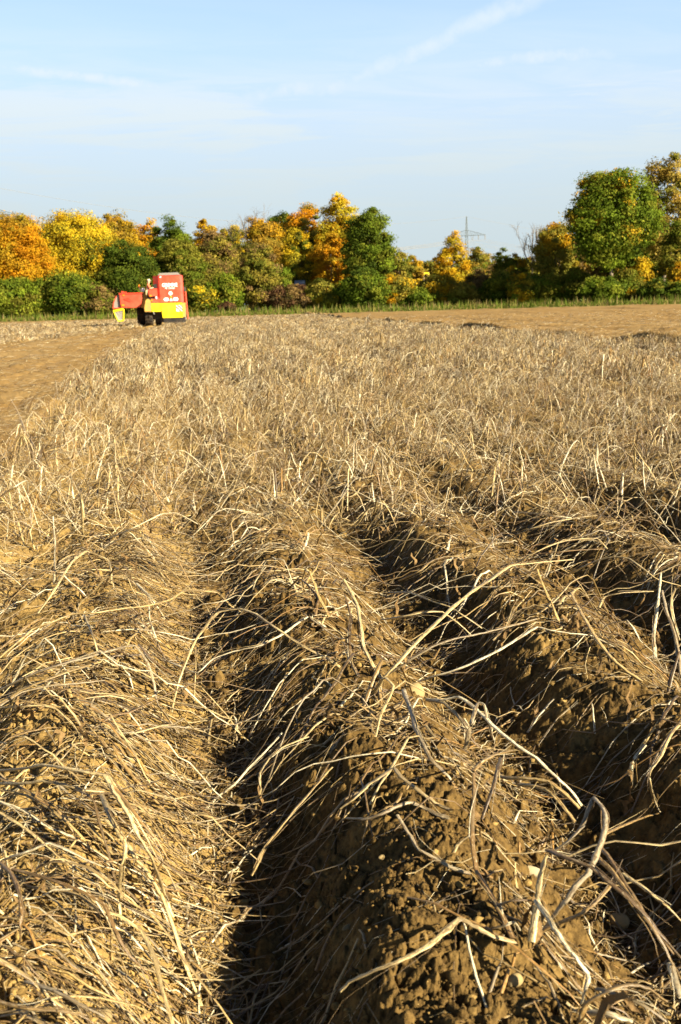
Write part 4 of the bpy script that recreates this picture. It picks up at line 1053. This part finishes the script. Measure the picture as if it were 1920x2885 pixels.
SHRUBS = [
 (38, 785, 72, 156, 'green', 'leafy green bush at the left edge under the orange tree', 'moss', .3, 0),
 (128, 790, 58, 158, 'moss', 'yellow-green bush between two greener ones at the left', 'green', .4, 0),
 (205, 765, 62, 156, 'dark', 'dark bluish-green bush left of the machine\'s arm', 'green', .3, 0),
 (284, 800, 40, 155, 'brown', 'dull brown bush behind the yellow hanging frame', 'moss', .4, 0),
 (345, 820, 46, 156, 'brown', 'brown-green bush in the shade beneath the harvester\'s red bunker', 'moss', .4, 0),
 (440, 790, 60, 156, 'moss', 'green bush hidden mostly behind the red tower', 'dark', .4, 0),
 (562, 780, 50, 150, 'moss', 'speckled yellow-green bush right beside the machine', 'yellow', .15, 0),
 (640, 778, 46, 150, 'green', 'bright green bush left of the slim pale trunk', 'moss', .4, 0),
 (644, 850, 20, 146, 'maroon', 'small round maroon bush at the grass edge', None, 0, 0),
 (775, 800, 32, 152, 'maroon', 'reddish twiggy thicket right of the slim pale trunk', 'brown', .4, 0),
 (838, 800, 40, 152, 'brown', 'brown and red twiggy thicket under the half-yellow tree', 'maroon', .5, 0),
 (803, 760, 28, 154, 'green', 'little green bush between the two reddish thickets', 'moss', .3, 0),
 (905, 790, 38, 152, 'olive', 'olive bush left of the tall dark green tree', 'rust', .3, 0),
 (945, 815, 40, 148, 'moss', 'yellow-flecked bush at the foot of the dark green tree', 'yellow', .2, 0),
 (1022, 760, 60, 146, 'green', 'dense green base bush of the tall dark tree', 'dark', .5, 0),
 (1115, 770, 42, 150, 'gold', 'yellow-olive bush right of the tall dark green tree', 'olive', .6, 0),
 (1178, 812, 42, 150, 'green', 'fresh green rounded bush before the small yellow sign', 'moss', .3, 0),
 (1206, 776, 26, 155, 'olive', 'thin olive bush in front of the small yellow sign', 'brown', .4, 0),
 (1245, 770, 42, 153, 'olive', 'olive bush under the golden pointed tree', 'gold', .4, 0),
 (1310, 795, 44, 151, 'olive', 'brown-yellow bush in the low hedge beneath the pylon', 'rust', .4, 0),
 (1350, 765, 36, 156, 'brown', 'dull brown bush right of the pylon\'s foot', 'maroon', .3, 0),
 (1405, 765, 42, 150, 'dark', 'dark green bush in the middle of the low hedge', 'moss', .35, 0),
 (1474, 775, 36, 147, 'gold', 'golden-yellow bush standing out of the dark hedge', 'moss', .4, 0),
 (1538, 770, 46, 148, 'green', 'green bush right of the golden one in the hedge', 'moss', .3, 0),
 (1622, 755, 42, 148, 'moss', 'olive-green pointed bush left below the big maple', 'olive', .4, 0),
 (1700, 778, 56, 142, 'green', 'green bush hiding the foot of the big maple\'s trunk', 'dark', .3, 0),
 (1762, 765, 40, 146, 'moss', 'yellow-flecked bush right of the maple\'s trunk', 'gold', .25, 0),
 (1802, 728, 30, 148, 'gold', 'golden young tree between maple and poplar', 'yellow', .4, 0),
 (1850, 790, 50, 143, 'dark', 'dark green bush under the poplar', 'moss', .4, 0),
 (1906, 742, 26, 146, 'gold', 'orange-yellow bush at the right edge', 'orange', .5, 0),
 (1925, 795, 46, 142, 'green', 'green bush in the bottom right corner of the hedge', 'dark', .3, 0),
]
for px, top, hw, D, pal, lab, mp_, mf, tp in SHRUBS:
    tree(px, top, hw, D, pal, lab, mp_, mf, tp, low=0.0, kind='shrub', leaf=0.165, shape=0.3, dens=1.4)


def bare_tree(px, top, D, label):
    by = float(sky_line(px)); d_ = ray(px, by); p = d_*(D/math.hypot(d_[0], d_[1])); dep = float(p @ fw)
    H = CAMZ+p[2]+(by-top)/FPX*dep
    o = tag(empty('bare_tree', (float(p[0]), float(p[1]), 0)), label, 'tree')
    tg = [np.array([H*0.22*math.cos(a)*random.uniform(.4, 1), H*0.22*math.sin(a)*random.uniform(.4, 1), H*random.uniform(.72, 1.0)]) for a in np.linspace(0, 6.1, 16)]
    v, f, a = limbs((0, 0, -0.2), (0, 0, H*0.95), H*0.012, tg); link('trunk', mesh('trunk', v, f, a, True), M_BARK, o)
    parts = []
    for q in tg:
        for _ in range(9):
            e = q+np.array([random.uniform(-1, 1), random.uniform(-1, 1), random.uniform(-.2, 1.2)])*H*0.09; m = (q+e)/2+np.array([0, 0, .15])
            b = q*random.uniform(.7, 1.0); b[2] = q[2]*random.uniform(.85, 1.0)
            Q = spline([b, m, e], 2); parts.append(tubes(Q[None], np.linspace(0.022, 0.008, len(Q))[None], 4, np.ones((1, len(Q), 3))))
    v, f, a = join(parts); link('twigs', mesh('twigs', v, f, {}, True), M_BARK, o)
bare_tree(712, 612, 172, 'leafless tree with fine bare twigs against the sky left of the central group')
bare_tree(1497, 650, 160, 'leafless twiggy tree at the left flank of the olive tree near the right')


def far_wood():
    xs = np.arange(-140, 2100, 20); parts = []
    for px in xs:
        hgt = np.interp(px, [-140, 120, 320, 560, 700, 900, 1040, 1110, 1500, 1580, 2100], [650, 640, 665, 675, 685, 645, 680, 740, 740, 680, 630])
        by = float(sky_line(px)); d_ = ray(px, by); D = 196+8*rng.random(); p = d_*(D/math.hypot(d_[0], d_[1])); dep = float(p @ fw)
        H = max(4.0, CAMZ+p[2]+(by-hgt)/FPX*dep)*(0.9+0.2*rng.random())
        v, f, a, _ = foliage((p[0], p[1], H*0.5), 1.6, (2.2, 1.8, H*0.47), 48, 90, 0.26, rng.choice(['moss', 'olive', 'dark', 'brown']), 'rust', .25, 0, 0.2)
        v[:, 2] = np.maximum(v[:, 2], 0.02); parts.append((v, f, a))
    v, f, a = join(parts)
    tag(link('far_wood', mesh('far_wood', v, f, a), M_LEAF), 'dim mixed wood filling in behind the front trees', 'wood', kind='stuff')
far_wood()


def grass_strip():
    n = 30000
    px = rng.random(n)*2100-90; D = 108+42*rng.random(n)
    az = PSI+np.arctan((px-960)/FPX)
    x, y = D*np.sin(az), D*np.cos(az)
    k = y-(118-0.52*np.clip(x+20, -30, 80)*0.62) > 3
    x, y = x[k], y[k]; n = len(x)
    h = 0.18+0.30*rng.random(n)**2*(1+2.4*(rng.random(n) < 0.16)); wd = 0.06+0.08*rng.random(n); a = rng.random(n)*6.28; ln = rng.standard_normal((n, 2))*0.12
    z = surf(x, y)-0.02
    B = np.stack([x, y, z], 1); dx = np.stack([np.cos(a)*wd, np.sin(a)*wd, 0*a], 1)
    V = np.stack([B-dx, B+dx, B+np.stack([ln[:, 0], ln[:, 1], h], 1)], 1).reshape(-1, 3)
    c = np.array([(.075,.105,.012),(.10,.125,.018),(.15,.13,.03),(.21,.16,.06)])[rng.choice(4, n, p=[.3, .28, .22, .2])]*(0.8+0.4*rng.random((n, 1)))
    tn = np.ones((n, 3, 4)); tn[..., :3] = c[:, None, :]
    tag(link('grass', mesh('grass', V, np.arange(n*3).reshape(-1, 3), {'tint': ('FLOAT_COLOR', tn.reshape(-1, 4))}), M_LEAF), 'rough green grass along the foot of the trees', 'grass', kind='stuff')
grass_strip()


# ------------------------------------------------------------------ pylons and their cables
def pylon(px, pytop, D, lab, arm):
    d_ = ray(px, pytop); p = d_*(D/math.hypot(d_[0], d_[1])); H = CAMZ+p[2]
    rz = -math.atan2(p[0], p[1])
    o = tag(empty('electricity_pylon', (float(p[0]), float(p[1]), 0), rz), lab, 'pylon', 'pylons of the overhead line')
    s = H/50.0
    def hw(z):
        q = z/H; return s*(0.18+ (1-q)*2.1 if q > .6 else 0.18+.4*2.1+(.6-q)*5.2)
    m = MB(); zs = [0]+[H*q for q in (.1,.19,.28,.36,.44,.51,.58,.64,.70,.76,.81,.86,.90,.94,.97,1.0)]
    for a, b in zip(zs, zs[1:]):
        A, B = hw(a), hw(b)
        c0 = [(-A,-A,a),(A,-A,a),(A,A,a),(-A,A,a)]; c1 = [(-B,-B,b),(B,-B,b),(B,B,b),(-B,B,b)]
        for i in range(4):
            j = (i+1) % 4
            m.bar(c0[i], c1[i], 0.13*s, 4); m.bar(c0[i], c1[j], 0.075*s, 4); m.bar(c0[j], c1[i], 0.075*s, 4); m.bar(c1[i], c1[j], 0.07*s, 4)
    m.build('mast', P_STEEL, o)
    m = MB(); za, zt = H*0.776, H*0.836; L = arm/2
    for y_ in (-0.6*s, 0.6*s):
        m.bar((-L,0,za), (0,y_,za), 0.10*s, 4); m.bar((L,0,za), (0,y_,za), 0.10*s, 4)
        m.bar((-L,0,za+.1), (-1.3*s,y_,zt), 0.09*s, 4); m.bar((L,0,za+.1), (1.3*s,y_,zt), 0.09*s, 4); m.bar((-1.3*s,y_,zt), (1.3*s,y_,zt), 0.09*s, 4)
        for q in np.linspace(0.12, 0.9, 8):
            for sg in (-1, 1):
                h1, h2 = (zt-za)*(1-q), (zt-za)*(1-min(1, q+0.1))
                m.bar((sg*L*q, y_*(1-q), za), (sg*L*min(1, q+.1), y_*(1-min(1, q+.1)), za+h2), 0.05*s, 4); m.bar((sg*L*q, y_*(1-q), za), (sg*L*q, y_*(1-q), za+h1), 0.05*s, 4)
    m.build('crossarm', P_STEEL, o)
    tips = []
    for q in (-0.98, -0.63, -0.31, 0.31, 0.63, 0.98):
        m = MB(); x = q*L; sp = 0.9*s if abs(q) < .4 else 0.25*s
        m.bar((x-sp,0,za), (x,0,za-2.7*s), 0.13*s, 6); m.bar((x+sp,0,za), (x,0,za-2.7*s), 0.13*s, 6)
        m.build('insulator', P_GREY, o)
        tips.append(Matrix.Translation(o.location) @ Matrix.Rotation(rz, 4, 'Z') @ Vector((x, 0, za-2.7*s)))
    tips.append(Vector((p[0], p[1], H)))
    return tips
tA = pylon(1315, 610, 600, 'grey lattice pylon rising behind the gap right of the central trees', 21.5)
tB = pylon(-52, 520, 400, 'lattice pylon mostly outside the left edge, only its arm tip in view', 22.0)
far = [v+Vector((330, 170, -9)) for v in tA]
def cables(a, b, sag, lab, grp):
    for i, (p, q) in enumerate(zip(a, b)):
        k = 40; u = np.linspace(0, 1, k)[:, None]
        P = np.array(p)*(1-u)+np.array(q)*u; P[:, 2] -= sag*4*(u*(1-u))[:, 0]
        v, f, at = tubes(P[None], np.full((1, k), 0.045), 4, np.ones((1, k, 3)), 1.0)
        tag(link('power_cable', mesh('power_cable', v, f, {}, True), P_GREY), lab, 'cable', grp)
cables(tB, tA, 9, 'thin overhead cable strung between the two pylons across the sky', 'cables between the pylons')
cables(tA, far, 9, 'thin overhead cable leading away from the pylon to the right', 'cables right of the pylon')


# ------------------------------------------------------------------ glimpses through the hedge
def sign():
    d_ = ray(1202, 772); D = 158; p = d_*(D/math.hypot(d_[0], d_[1]))
    o = tag(empty('signboard', (float(p[0]), float(p[1]), 0)), 'small plain yellow sign glimpsed through the hedge left of the golden tree', 'sign')
    z = CAMZ+p[2]
    MB().box(-.42, .42, -.03, .0, z-.22, z+.22).build('panel', P_YEL, o, 0.01)
    MB().bar((-.4, .03, 0), (-.4, .03, z+.3), .04).bar((.4, .03, 0), (.4, .03, z+.3), .04).build('post', P_GREY, o)
sign()


def car():
    d_ = ray(846, 792); D = 161; p = d_*(D/math.hypot(d_[0], d_[1]))
    z = max(0.0, CAMZ+p[2]-1.3)
    o = tag(empty('parked_car', (float(p[0]), float(p[1]), z), R(80)), 'silver-blue car half hidden behind the reddish thicket', 'car')
    prof = [(-2.1,.35),(-2.15,.75),(-1.9,.95),(-1.25,1.02),(-.75,1.42),(.7,1.45),(1.35,1.05),(2.0,.92),(2.1,.6),(2.05,.35)]
    MB().prism(prof, -.82, .82).build('body', P_CARP, o, 0.05)
    for sg in (-1, 1):
        MB().prism([(-1.1,1.05),(-.7,1.36),(.62,1.38),(1.12,1.06)], sg*.823, sg*.84).build('side_window', P_GLASS, o)
        for x in (-1.35, 1.35):
            wv = MB().lathe([(-.1,.26),(-.1,.33),(.1,.33),(.1,.26)], (x, sg*.76, .33), 'y', 20).build('wheel', P_RUB, o)
    MB().box(-.72+.0, -.7, -.6, .6, 1.08, 1.36).build('windscreen', P_GLASS, o)
car()


# ------------------------------------------------------------------ the potato harvester, seen from behind
def harvester():
    K = 0.00384
    X = lambda zx: (zx-1000)*K
    Z = lambda zy: (1062-zy)*K
    g = ground_hit(300+1000/6.03, 740+1062/6.03, 0.07)
    sc = (np.linalg.norm(g-[0, 0, CAMZ]))/65.0*0.965
    h = tag(empty('potato_harvester', (float(g[0]), float(g[1]), 0.05), R(-1.5)), 'red and yellow potato harvester seen from behind at the end of the bare strip', 'harvester')
    h.scale = (sc, sc, sc)
    # tall rear housing: chamfered left edge, ribbed right edge
    m = MB(); xs = [X(840), X(938), X(1285), X(1338)]; ys = [0.32, 0, 0, 0.10]
    zb, zt = Z(690), Z(232)
    bm = m.bm
    out_ = [(xs[0],ys[0]),(xs[1],ys[1]),(xs[2],ys[2]),(xs[3],ys[3]),(xs[3],1.7),(xs[0],1.7)]
    a = [bm.verts.new((x,y,zb)) for x, y in out_]; b = [bm.verts.new((x,y,zt-(0.02 if i in (0,5) else 0))) for i, (x, y) in enumerate(out_)]
    bm.faces.new(a[::-1]); bm.faces.new(b)
    for i in range(6):
        j = (i+1) % 6; bm.faces.new((a[i], a[j], b[j], b[i]))
    body = m.build('rear_housing', P_RED, h, 0.025)
    MB().box(xs[1]+.03, xs[2]-.02, -.012, -.002, zb+.02, zt-.03).build('rear_panel', P_PALERED, h, 0.004)
    MB().prism([(X(925),Z(231)),(X(955),Z(190)),(X(1270),Z(184)),(X(1305),Z(228))], 0.1, 1.6).build('roof_cover', P_GREY, h, 0.02)
    # lettering and badges
    def text(s, zx0, zx1, zy0, zy1, nm='lettering', bold=0.012):
        cu = bpy.data.curves.new(nm, 'FONT'); cu.body = s; cu.size = 1; cu.extrude = 0.004; cu.offset = bold; cu.align_x = 'CENTER'; cu.align_y = 'CENTER'
        o = bpy.data.objects.new(nm, cu); COL.objects.link(o); cu.materials.append(P_WHITE)
        bpy.context.view_layer.update(); dx, dy = o.dimensions.x, o.dimensions.y
        wx, wz = abs(X(zx1)-X(zx0)), abs(Z(zy1)-Z(zy0))
        me_ = bpy.data.meshes.new_from_object(o.evaluated_get(bpy.context.evaluated_depsgraph_get())); bpy.data.objects.remove(o)
        o = bpy.data.objects.new(nm, me_); COL.objects.link(o)
        o.parent = h; o.rotation_euler = (R(90), 0, 0); o.location = ((X(zx0)+X(zx1))/2, -.018, (Z(zy0)+Z(zy1))/2); o.scale = (wx/dx, wz/dy, 1)
    text('GRIMME', 990, 1248, 362, 424, bold=0.03)
    text('SE 150-60', 1038, 1198, 430, 458, bold=0.02)
    MB().lathe([(-.024,.12),(-.013,.125)], (X(1123), 0, Z(530)), 'y', 24).build('round_badge', P_WHITE, h)
    m = MB()
    for a0, a1 in ((1002, 1092), (1158, 1252)):
        m.prism([(X(a0+18),Z(655)),(X(a0),Z(628)),(X(a0+18),Z(600)),(X(a1-18),Z(600)),(X(a1),Z(628)),(X(a1-18),Z(655))], -.024, -.013)
    m.prism([(X(1098),Z(654)),(X(1126),Z(606)),(X(1156),Z(654))], -.024, -.013)
    m.build('winged_badge', P_WHITE, h)
    MB().prism([(X(1114),Z(596)),(X(1128),Z(572)),(X(1144),Z(596))], -.024, -.013).build('badge_tip', P_YEL, h)
    MB().lathe([(-.03,.05),(-.013,.055)], (X(972), 0, Z(258)), 'y', 16).build('lamp', P_WHITE, h)
    MB().box(X(985), X(1003), -.03, -.013, Z(272), Z(248)).build('hinge', P_BLACK, h)
    # yellow skirt
    MB().prism([(X(940),Z(690)),(X(966),Z(940)),(X(1305),Z(940)),(X(1312),Z(690))], -.02, 1.5).build('yellow_skirt', P_YEL, h, 0.03)
    MB().prism([(X(1312),Z(690)),(X(1306),Z(934)),(X(1352),Z(930)),(X(1366),Z(690))], 0.06, 1.5).build('skirt_corner', P_DUSTY, h, 0.015)
    m = MB().box(X(1205), X(1308), -.05, -.025, Z(832), Z(726)).build('hazard_board', P_WHITE, h)
    m = MB(); x0, x1, z0, z1 = X(1205), X(1308), Z(832), Z(726); q = (x1-x0)/3
    for i in (-1.2, 0.3, 1.8):
        pts = []
        for k_ in range(4):
            xx = x0+q*i+(0.8*q if k_ in (1, 2) else 0)+((x1-x0) if k_ in (2, 3) else 0); zz = z1 if k_ in (0, 1) else z0
            pts.append((xx, zz))
        # clip against the board by sampling the stripe as a band
        cl_ = []
        for (ax, az), (bx, bz) in zip(pts, pts[1:]+pts[:1]):
            for u in np.linspace(0, 1, 24, endpoint=False): cl_.append((min(max(ax+(bx-ax)*u, x0), x1), az+(bz-az)*u))
        ded = [cl_[0]]
        for c_ in cl_[1:]:
            if abs(c_[0]-ded[-1][0])+abs(c_[1]-ded[-1][1]) > 1e-5: ded.append(c_)
        m.prism(ded, -.056, -.0505)
    m.build('hazard_stripes', P_RED, h)
    # right-hand side: red lift strut, black pivot
    MB().bar((X(1372), .3, Z(500)), (X(1380), .3, Z(760)), .06).bar((X(1380), .3, Z(760)), (X(1392), .2, Z(965)), .055).build('lift_strut', P_PALERED, h)
    MB().box(X(1340), X(1385), .25, .5, Z(505), Z(425)).build('mirror_box', P_BLACK, h, 0.02)
    MB().bar((X(1358), .1, Z(690)), (X(1352), .1, Z(970)), .025).build('drop_arm', P_GREY, h)
    # lower left body: fender, yellow locker, red boxes
    MB().prism([(X(668),Z(760)),(X(672),Z(828)),(X(785),Z(830)),(X(788),Z(640)),(X(740),Z(606)),(X(695),Z(640))], -.25, 1.2).build('fender', P_DUSTY, h, 0.03)
    MB().box(X(790), X(944), -.12, 1.2, Z(830), Z(686)).build('yellow_locker', P_YEL, h, 0.02)
    MB().box(X(790), X(944), -.10, 1.2, Z(684), Z(614)).build('red_band', P_PALERED, h, 0.02)
    MB().box(X(735), X(912), .15, 1.0, Z(612), Z(574)).build('conveyor_gap', P_BLACK, h)
    MB().box(X(872), X(893), .02, .12, Z(622), Z(572)).build('marker_plate', P_WHITE, h)
    MB().prism([(X(752),Z(575)),(X(752),Z(470)),(X(800),Z(442)),(X(905),Z(442)),(X(905),Z(575))], 0.0, 1.0).build('sorting_box', P_PALERED, h, 0.03)
    MB().box(X(768), X(808), -.05, -.003, Z(576), Z(546)).build('tail_light', P_ORANGE, h, 0.01)
    MB().box(X(793), X(818), -.16, -.125, Z(650), Z(618)).build('reflector', P_ORANGE, h, 0.005)
    MB().box(X(842), X(902), .1, .5, Z(442), Z(370)).build('control_box', P_BLACK, h, 0.02)
    MB().box(X(700), X(905), .9, 2.4, Z(560), Z(540)).build('platform', P_DARK, h)
    MB().bar((X(818), -.15, Z(830)), (X(830), -.15, Z(868)), .035).build('tow_hook', P_GREY, h)
    # bunker to the left with its grey folded end and yellow frame
    MB().prism([(X(262),Z(508)),(X(268),Z(748)),(X(480),Z(758)),(X(604),Z(748)),(X(664),Z(506))], .3, 3.2).build('bunker', P_PALERED, h, 0.03)
    m = MB(); m.box(X(258), X(668), .26, .30, Z(520), Z(503)); m.prism([(X(330),Z(600)),(X(420),Z(585)),(X(480),Z(640)),(X(440),Z(655)),(X(350),Z(620))], .27, .302)
    m.build('bunker_rim', P_RED, h)
    MB().prism([(X(600),Z(748)),(X(664),Z(508)),(X(740),Z(520)),(X(735),Z(605)),(X(690),Z(640)),(X(668),Z(770))], .5, 2.8).build('bunker_side', P_DUSTY, h, 0.02)
    MB().prism([(X(150),Z(752)),(X(162),Z(655)),(X(215),Z(545)),(X(262),Z(530)),(X(266),Z(750))], .45, 2.9).build('elevator_end', P_GREY, h, 0.02)
    MB().bar((X(142), .4, Z(758)), (X(158), .4, Z(655)), .045).bar((X(158), .4, Z(655)), (X(215), .4, Z(545)), .035).bar((X(142), .4, Z(752)), (X(275), .4, Z(752)), .04).build('elevator_edge', P_PALERED, h)
    MB().box(X(298), X(330), .5, .8, Z(508), Z(470)).box(X(330), X(385), .5, .6, Z(500), Z(484)).build('hinge_bracket', P_RED, h, 0.01)
    MB().box(X(318), X(352), .262, .297, Z(548), Z(530)).build('side_reflector', P_ORANGE, h)
    MB().box(X(290), X(338), .262, .297, Z(718), Z(690)).build('lower_reflector', P_ORANGE, h)
    fr = [(X(148),Z(800)),(X(318),Z(770)),(X(302),Z(962)),(X(215),Z(966))]
    m = MB()
    for i in range(4):
        a_, b_ = fr[i], fr[(i+1) % 4]; m.bar((a_[0], .3, a_[1]), (b_[0], .3, b_[1]), (.075 if i == 0 else .048), 8)
    m.build('yellow_frame', P_YEL, h)
    m = MB()
    for u in np.linspace(.04, .96, 15):
        A = Vector((fr[0][0], .32, fr[0][1])).lerp(Vector((fr[1][0], .32, fr[1][1])), u); B = Vector((fr[3][0], .32, fr[3][1])).lerp(Vector((fr[2][0], .32, fr[2][1])), u); m.bar(A, B, .02, 5)
        A = Vector((fr[0][0], .32, fr[0][1])).lerp(Vector((fr[3][0], .32, fr[3][1])), u); B = Vector((fr[1][0], .32, fr[1][1])).lerp(Vector((fr[2][0], .32, fr[2][1])), u); m.bar(A, B, .02, 5)
    m.build('frame_mesh', P_GREY, h)
    # chassis, web and wheels
    MB().box(X(930), X(1340), .2, 2.6, Z(1010), Z(940)).box(X(700), X(960), .5, 2.6, Z(960), Z(825)).build('chassis', P_DARK, h, 0.02)
    m = MB()
    for zx in range(985, 1340, 22): m.box(X(zx), X(zx+14), .0, .03, Z(1030+8*math.sin(zx)), Z(938))
    m.build('rubber_flap', P_BLACK, h)
    def wheel(x0, x1, r, y):
        w_ = (x1-x0)/2; c = ((x0+x1)/2, y, r)
        ty = MB().lathe([(-w_*.8, r*.55), (-w_, r*.75), (-w_*.85, r*.95), (-w_*.5, r), (w_*.5, r), (w_*.85, r*.95), (w_, r*.75), (w_*.8, r*.55)], c, 'x', 36)
        for i in range(18):
            a_ = 2*math.pi*i/18
            for sg in (-1, 1):
                b_ = a_+.09*(1 if sg > 0 else -1)
                ty.bar((c[0]+sg*w_*.05, c[1]+r*1.0*math.cos(a_), c[2]+r*1.0*math.sin(a_)), (c[0]+sg*w_*.92, c[1]+r*.98*math.cos(b_+.12), c[2]+r*.98*math.sin(b_+.12)), r*.045, 4)
        t_ = ty.build('wheel', P_RUB, h)
        MB().lathe([(-w_*.75, r*.54), (-w_*.3, r*.5), (-w_*.25, r*.2), (w_*.25, r*.2), (w_*.3, r*.5), (w_*.75, r*.54)], c, 'x', 28).build('rim', P_DUSTY, t_)
    wheel(X(512), X(664), .64, 2.3)
    wheel(X(668), X(798), .60, 0.75)
    wheel(X(832), X(938), .58, 1.1)
    # beacon and canister by the sorting stand
    MB().bar((X(655), .8, Z(480)), (X(612), .8, Z(475)), .03).bar((X(612), .8, Z(475)), (X(598), .8, Z(410)), .03).build('beacon_pole', P_CAP, h)
    MB().lathe([(Z(412), .05), (Z(406), .065), (Z(380), .06), (Z(370), .03)], (X(596), .8, 0), 'z', 16).build('beacon', P_ORANGE, h)
    MB().box(X(626), X(688), .7, 1.0, Z(490), Z(432)).build('canister', P_WHITE, h, 0.04)
    MB().bar((X(676), .95, Z(560)), (X(676), .95, Z(400)), .03).bar((X(676), .95, Z(420)), (X(760), .95, Z(400)), .025).build('handrail', P_DUSTY, h)
    return h, K, X, Z, sc


HV, K_, HX, HZ, HSC = harvester()


def person():
    """sorter sitting on the stand, turned right with both arms reaching to the control box"""
    M_ = HV.matrix_basis.copy()
    bpy.context.view_layer.update(); M_ = HV.matrix_world.copy()
    o0 = M_ @ Vector((HX(742), 0.25, HZ(548)+0.06))
    J = {'pel': (0, 0, .14), 'wst': (0, 0, .30), 'chs': (.04, 0, .50), 'nck': (.07, 0, .64), 'hd0': (.09, 0, .71), 'hd1': (.10, 0, .80), 'hd2': (.10, 0, .88),
         'shL': (.06, .17, .58), 'elL': (.20, .20, .38), 'wrL': (.42, .12, .42), 'haL': (.49, .10, .43),
         'shR': (.06, -.17, .58), 'elR': (.18, -.22, .36), 'wrR': (.40, -.12, .40), 'haR': (.47, -.10, .41),
         'hpL': (.02, .10, .12), 'knL': (.44, .12, .14), 'anL': (.46, .12, -.28), 'toL': (.60, .12, -.33),
         'hpR': (.02, -.10, .12), 'knR': (.44, -.12, .14), 'anR': (.46, -.12, -.28), 'toR': (.60, -.12, -.33)}
    Rd = {'pel': .135, 'wst': .125, 'chs': .145, 'nck': .055, 'hd0': .075, 'hd1': .098, 'hd2': .07, 'shL': .065, 'elL': .047, 'wrL': .03, 'haL': .028, 'shR': .065, 'elR': .047, 'wrR': .03, 'haR': .028,
          'hpL': .09, 'knL': .065, 'anL': .045, 'toL': .04, 'hpR': .09, 'knR': .065, 'anR': .045, 'toR': .04}
    E_ = [('pel','wst'),('wst','chs'),('chs','nck'),('nck','hd0'),('hd0','hd1'),('hd1','hd2'),('chs','shL'),('shL','elL'),('elL','wrL'),('wrL','haL'),('chs','shR'),('shR','elR'),('elR','wrR'),('wrR','haR'),
          ('pel','hpL'),('hpL','knL'),('knL','anL'),('anL','toL'),('pel','hpR'),('hpR','knR'),('knR','anR'),('anR','toR')]
    ks = list(J); idx = {k: i for i, k in enumerate(ks)}
    def skin(name, keys, edges, grow, mat, parent, root):
        kk = [k for k in ks if k in keys]; ii = {k: i for i, k in enumerate(kk)}
        me = bpy.data.meshes.new(name); me.from_pydata([J[k] for k in kk], [(ii[a], ii[b]) for a, b in edges], [])
        o = link(name, me, mat, parent)
        md = o.modifiers.new('skin', 'SKIN'); md.use_smooth_shade = True
        for k in kk:
            s = me.skin_vertices[0].data[ii[k]]; s.radius = (Rd[k]+grow,)*2; s.use_root = (k == root)
        sub = o.modifiers.new('sub', 'SUBSURF'); sub.levels = 1; sub.render_levels = 2
        return o
    e = empty('person', o0, R(-1.5))
    tag(e, 'person in an orange shirt and light cap sitting on the harvester, reaching to the right', 'person')
    e.scale = (HSC,)*3
    skin('body', ks, E_, 0, P_SKIN, e, 'pel')
    skin('shirt', ['wst','chs','shL','elL','shR','elR'], [('wst','chs'),('chs','shL'),('shL','elL'),('chs','shR'),('shR','elR')], .014, P_SHIRT, e, 'wst')
    skin('trousers', ['pel','hpL','knL','anL','hpR','knR','anR'], [('pel','hpL'),('hpL','knL'),('knL','anL'),('pel','hpR'),('hpR','knR'),('knR','anR')], .014, P_TROUS, e, 'pel')
    skin('shoes', ['anL','toL'], [('anL','toL')], .012, P_BLACK, e, 'anL'); skin('shoes', ['anR','toR'], [('anR','toR')], .012, P_BLACK, e, 'anR')
    MB().lathe([(.855, .108), (.90, .105), (.94, .08), (.96, .02)], (.10, 0, 0), 'z', 20).prism([(.15,.855),(.27,.845),(.27,.855),(.15,.87)], -.07, .07).build('cap', P_CAP, e, smooth=True)
    m = MB()
    for sg in (-1, 1): m.lathe([(-.008, .012), (.008, .012)], (.185, sg*.035, .82), 'x', 10)
    m.build('eyes', P_BLACK, e)
    MB().bar((.185, 0, .82), (.215, 0, .775), .012, 6, .018).build('nose', P_SKIN, e)
    MB().box(.178, .190, -.028, .028, .738, .748).build('mouth', P_SHIRT, e)
    m = MB()
    for sg in (-1, 1):
        m.lathe([(-.012, .028), (.012, .022)], (.09, sg*.102, .80), 'y', 10)
    m.build('ears', P_SKIN, e)
    for sg in (-1, 1):
        h0 = Vector(J['haL' if sg > 0 else 'haR'])
        m = MB()
        for i in range(4): 
            y_ = (i-1.5)*.018; b_ = h0+Vector((.02, y_, .0)); c_ = b_+Vector((.04, 0, -.004)); m.bar(b_, c_, .009, 6); m.bar(c_, c_+Vector((.022+.006*(i in (1, 2)), 0, -.022)), .008, 6, .006)
        m.bar(h0+Vector((.0, -sg*.02, 0)), h0+Vector((.04, -sg*.05, .0)), .010, 6, .007)
        m.build('fingers', P_SKIN, e)
person()
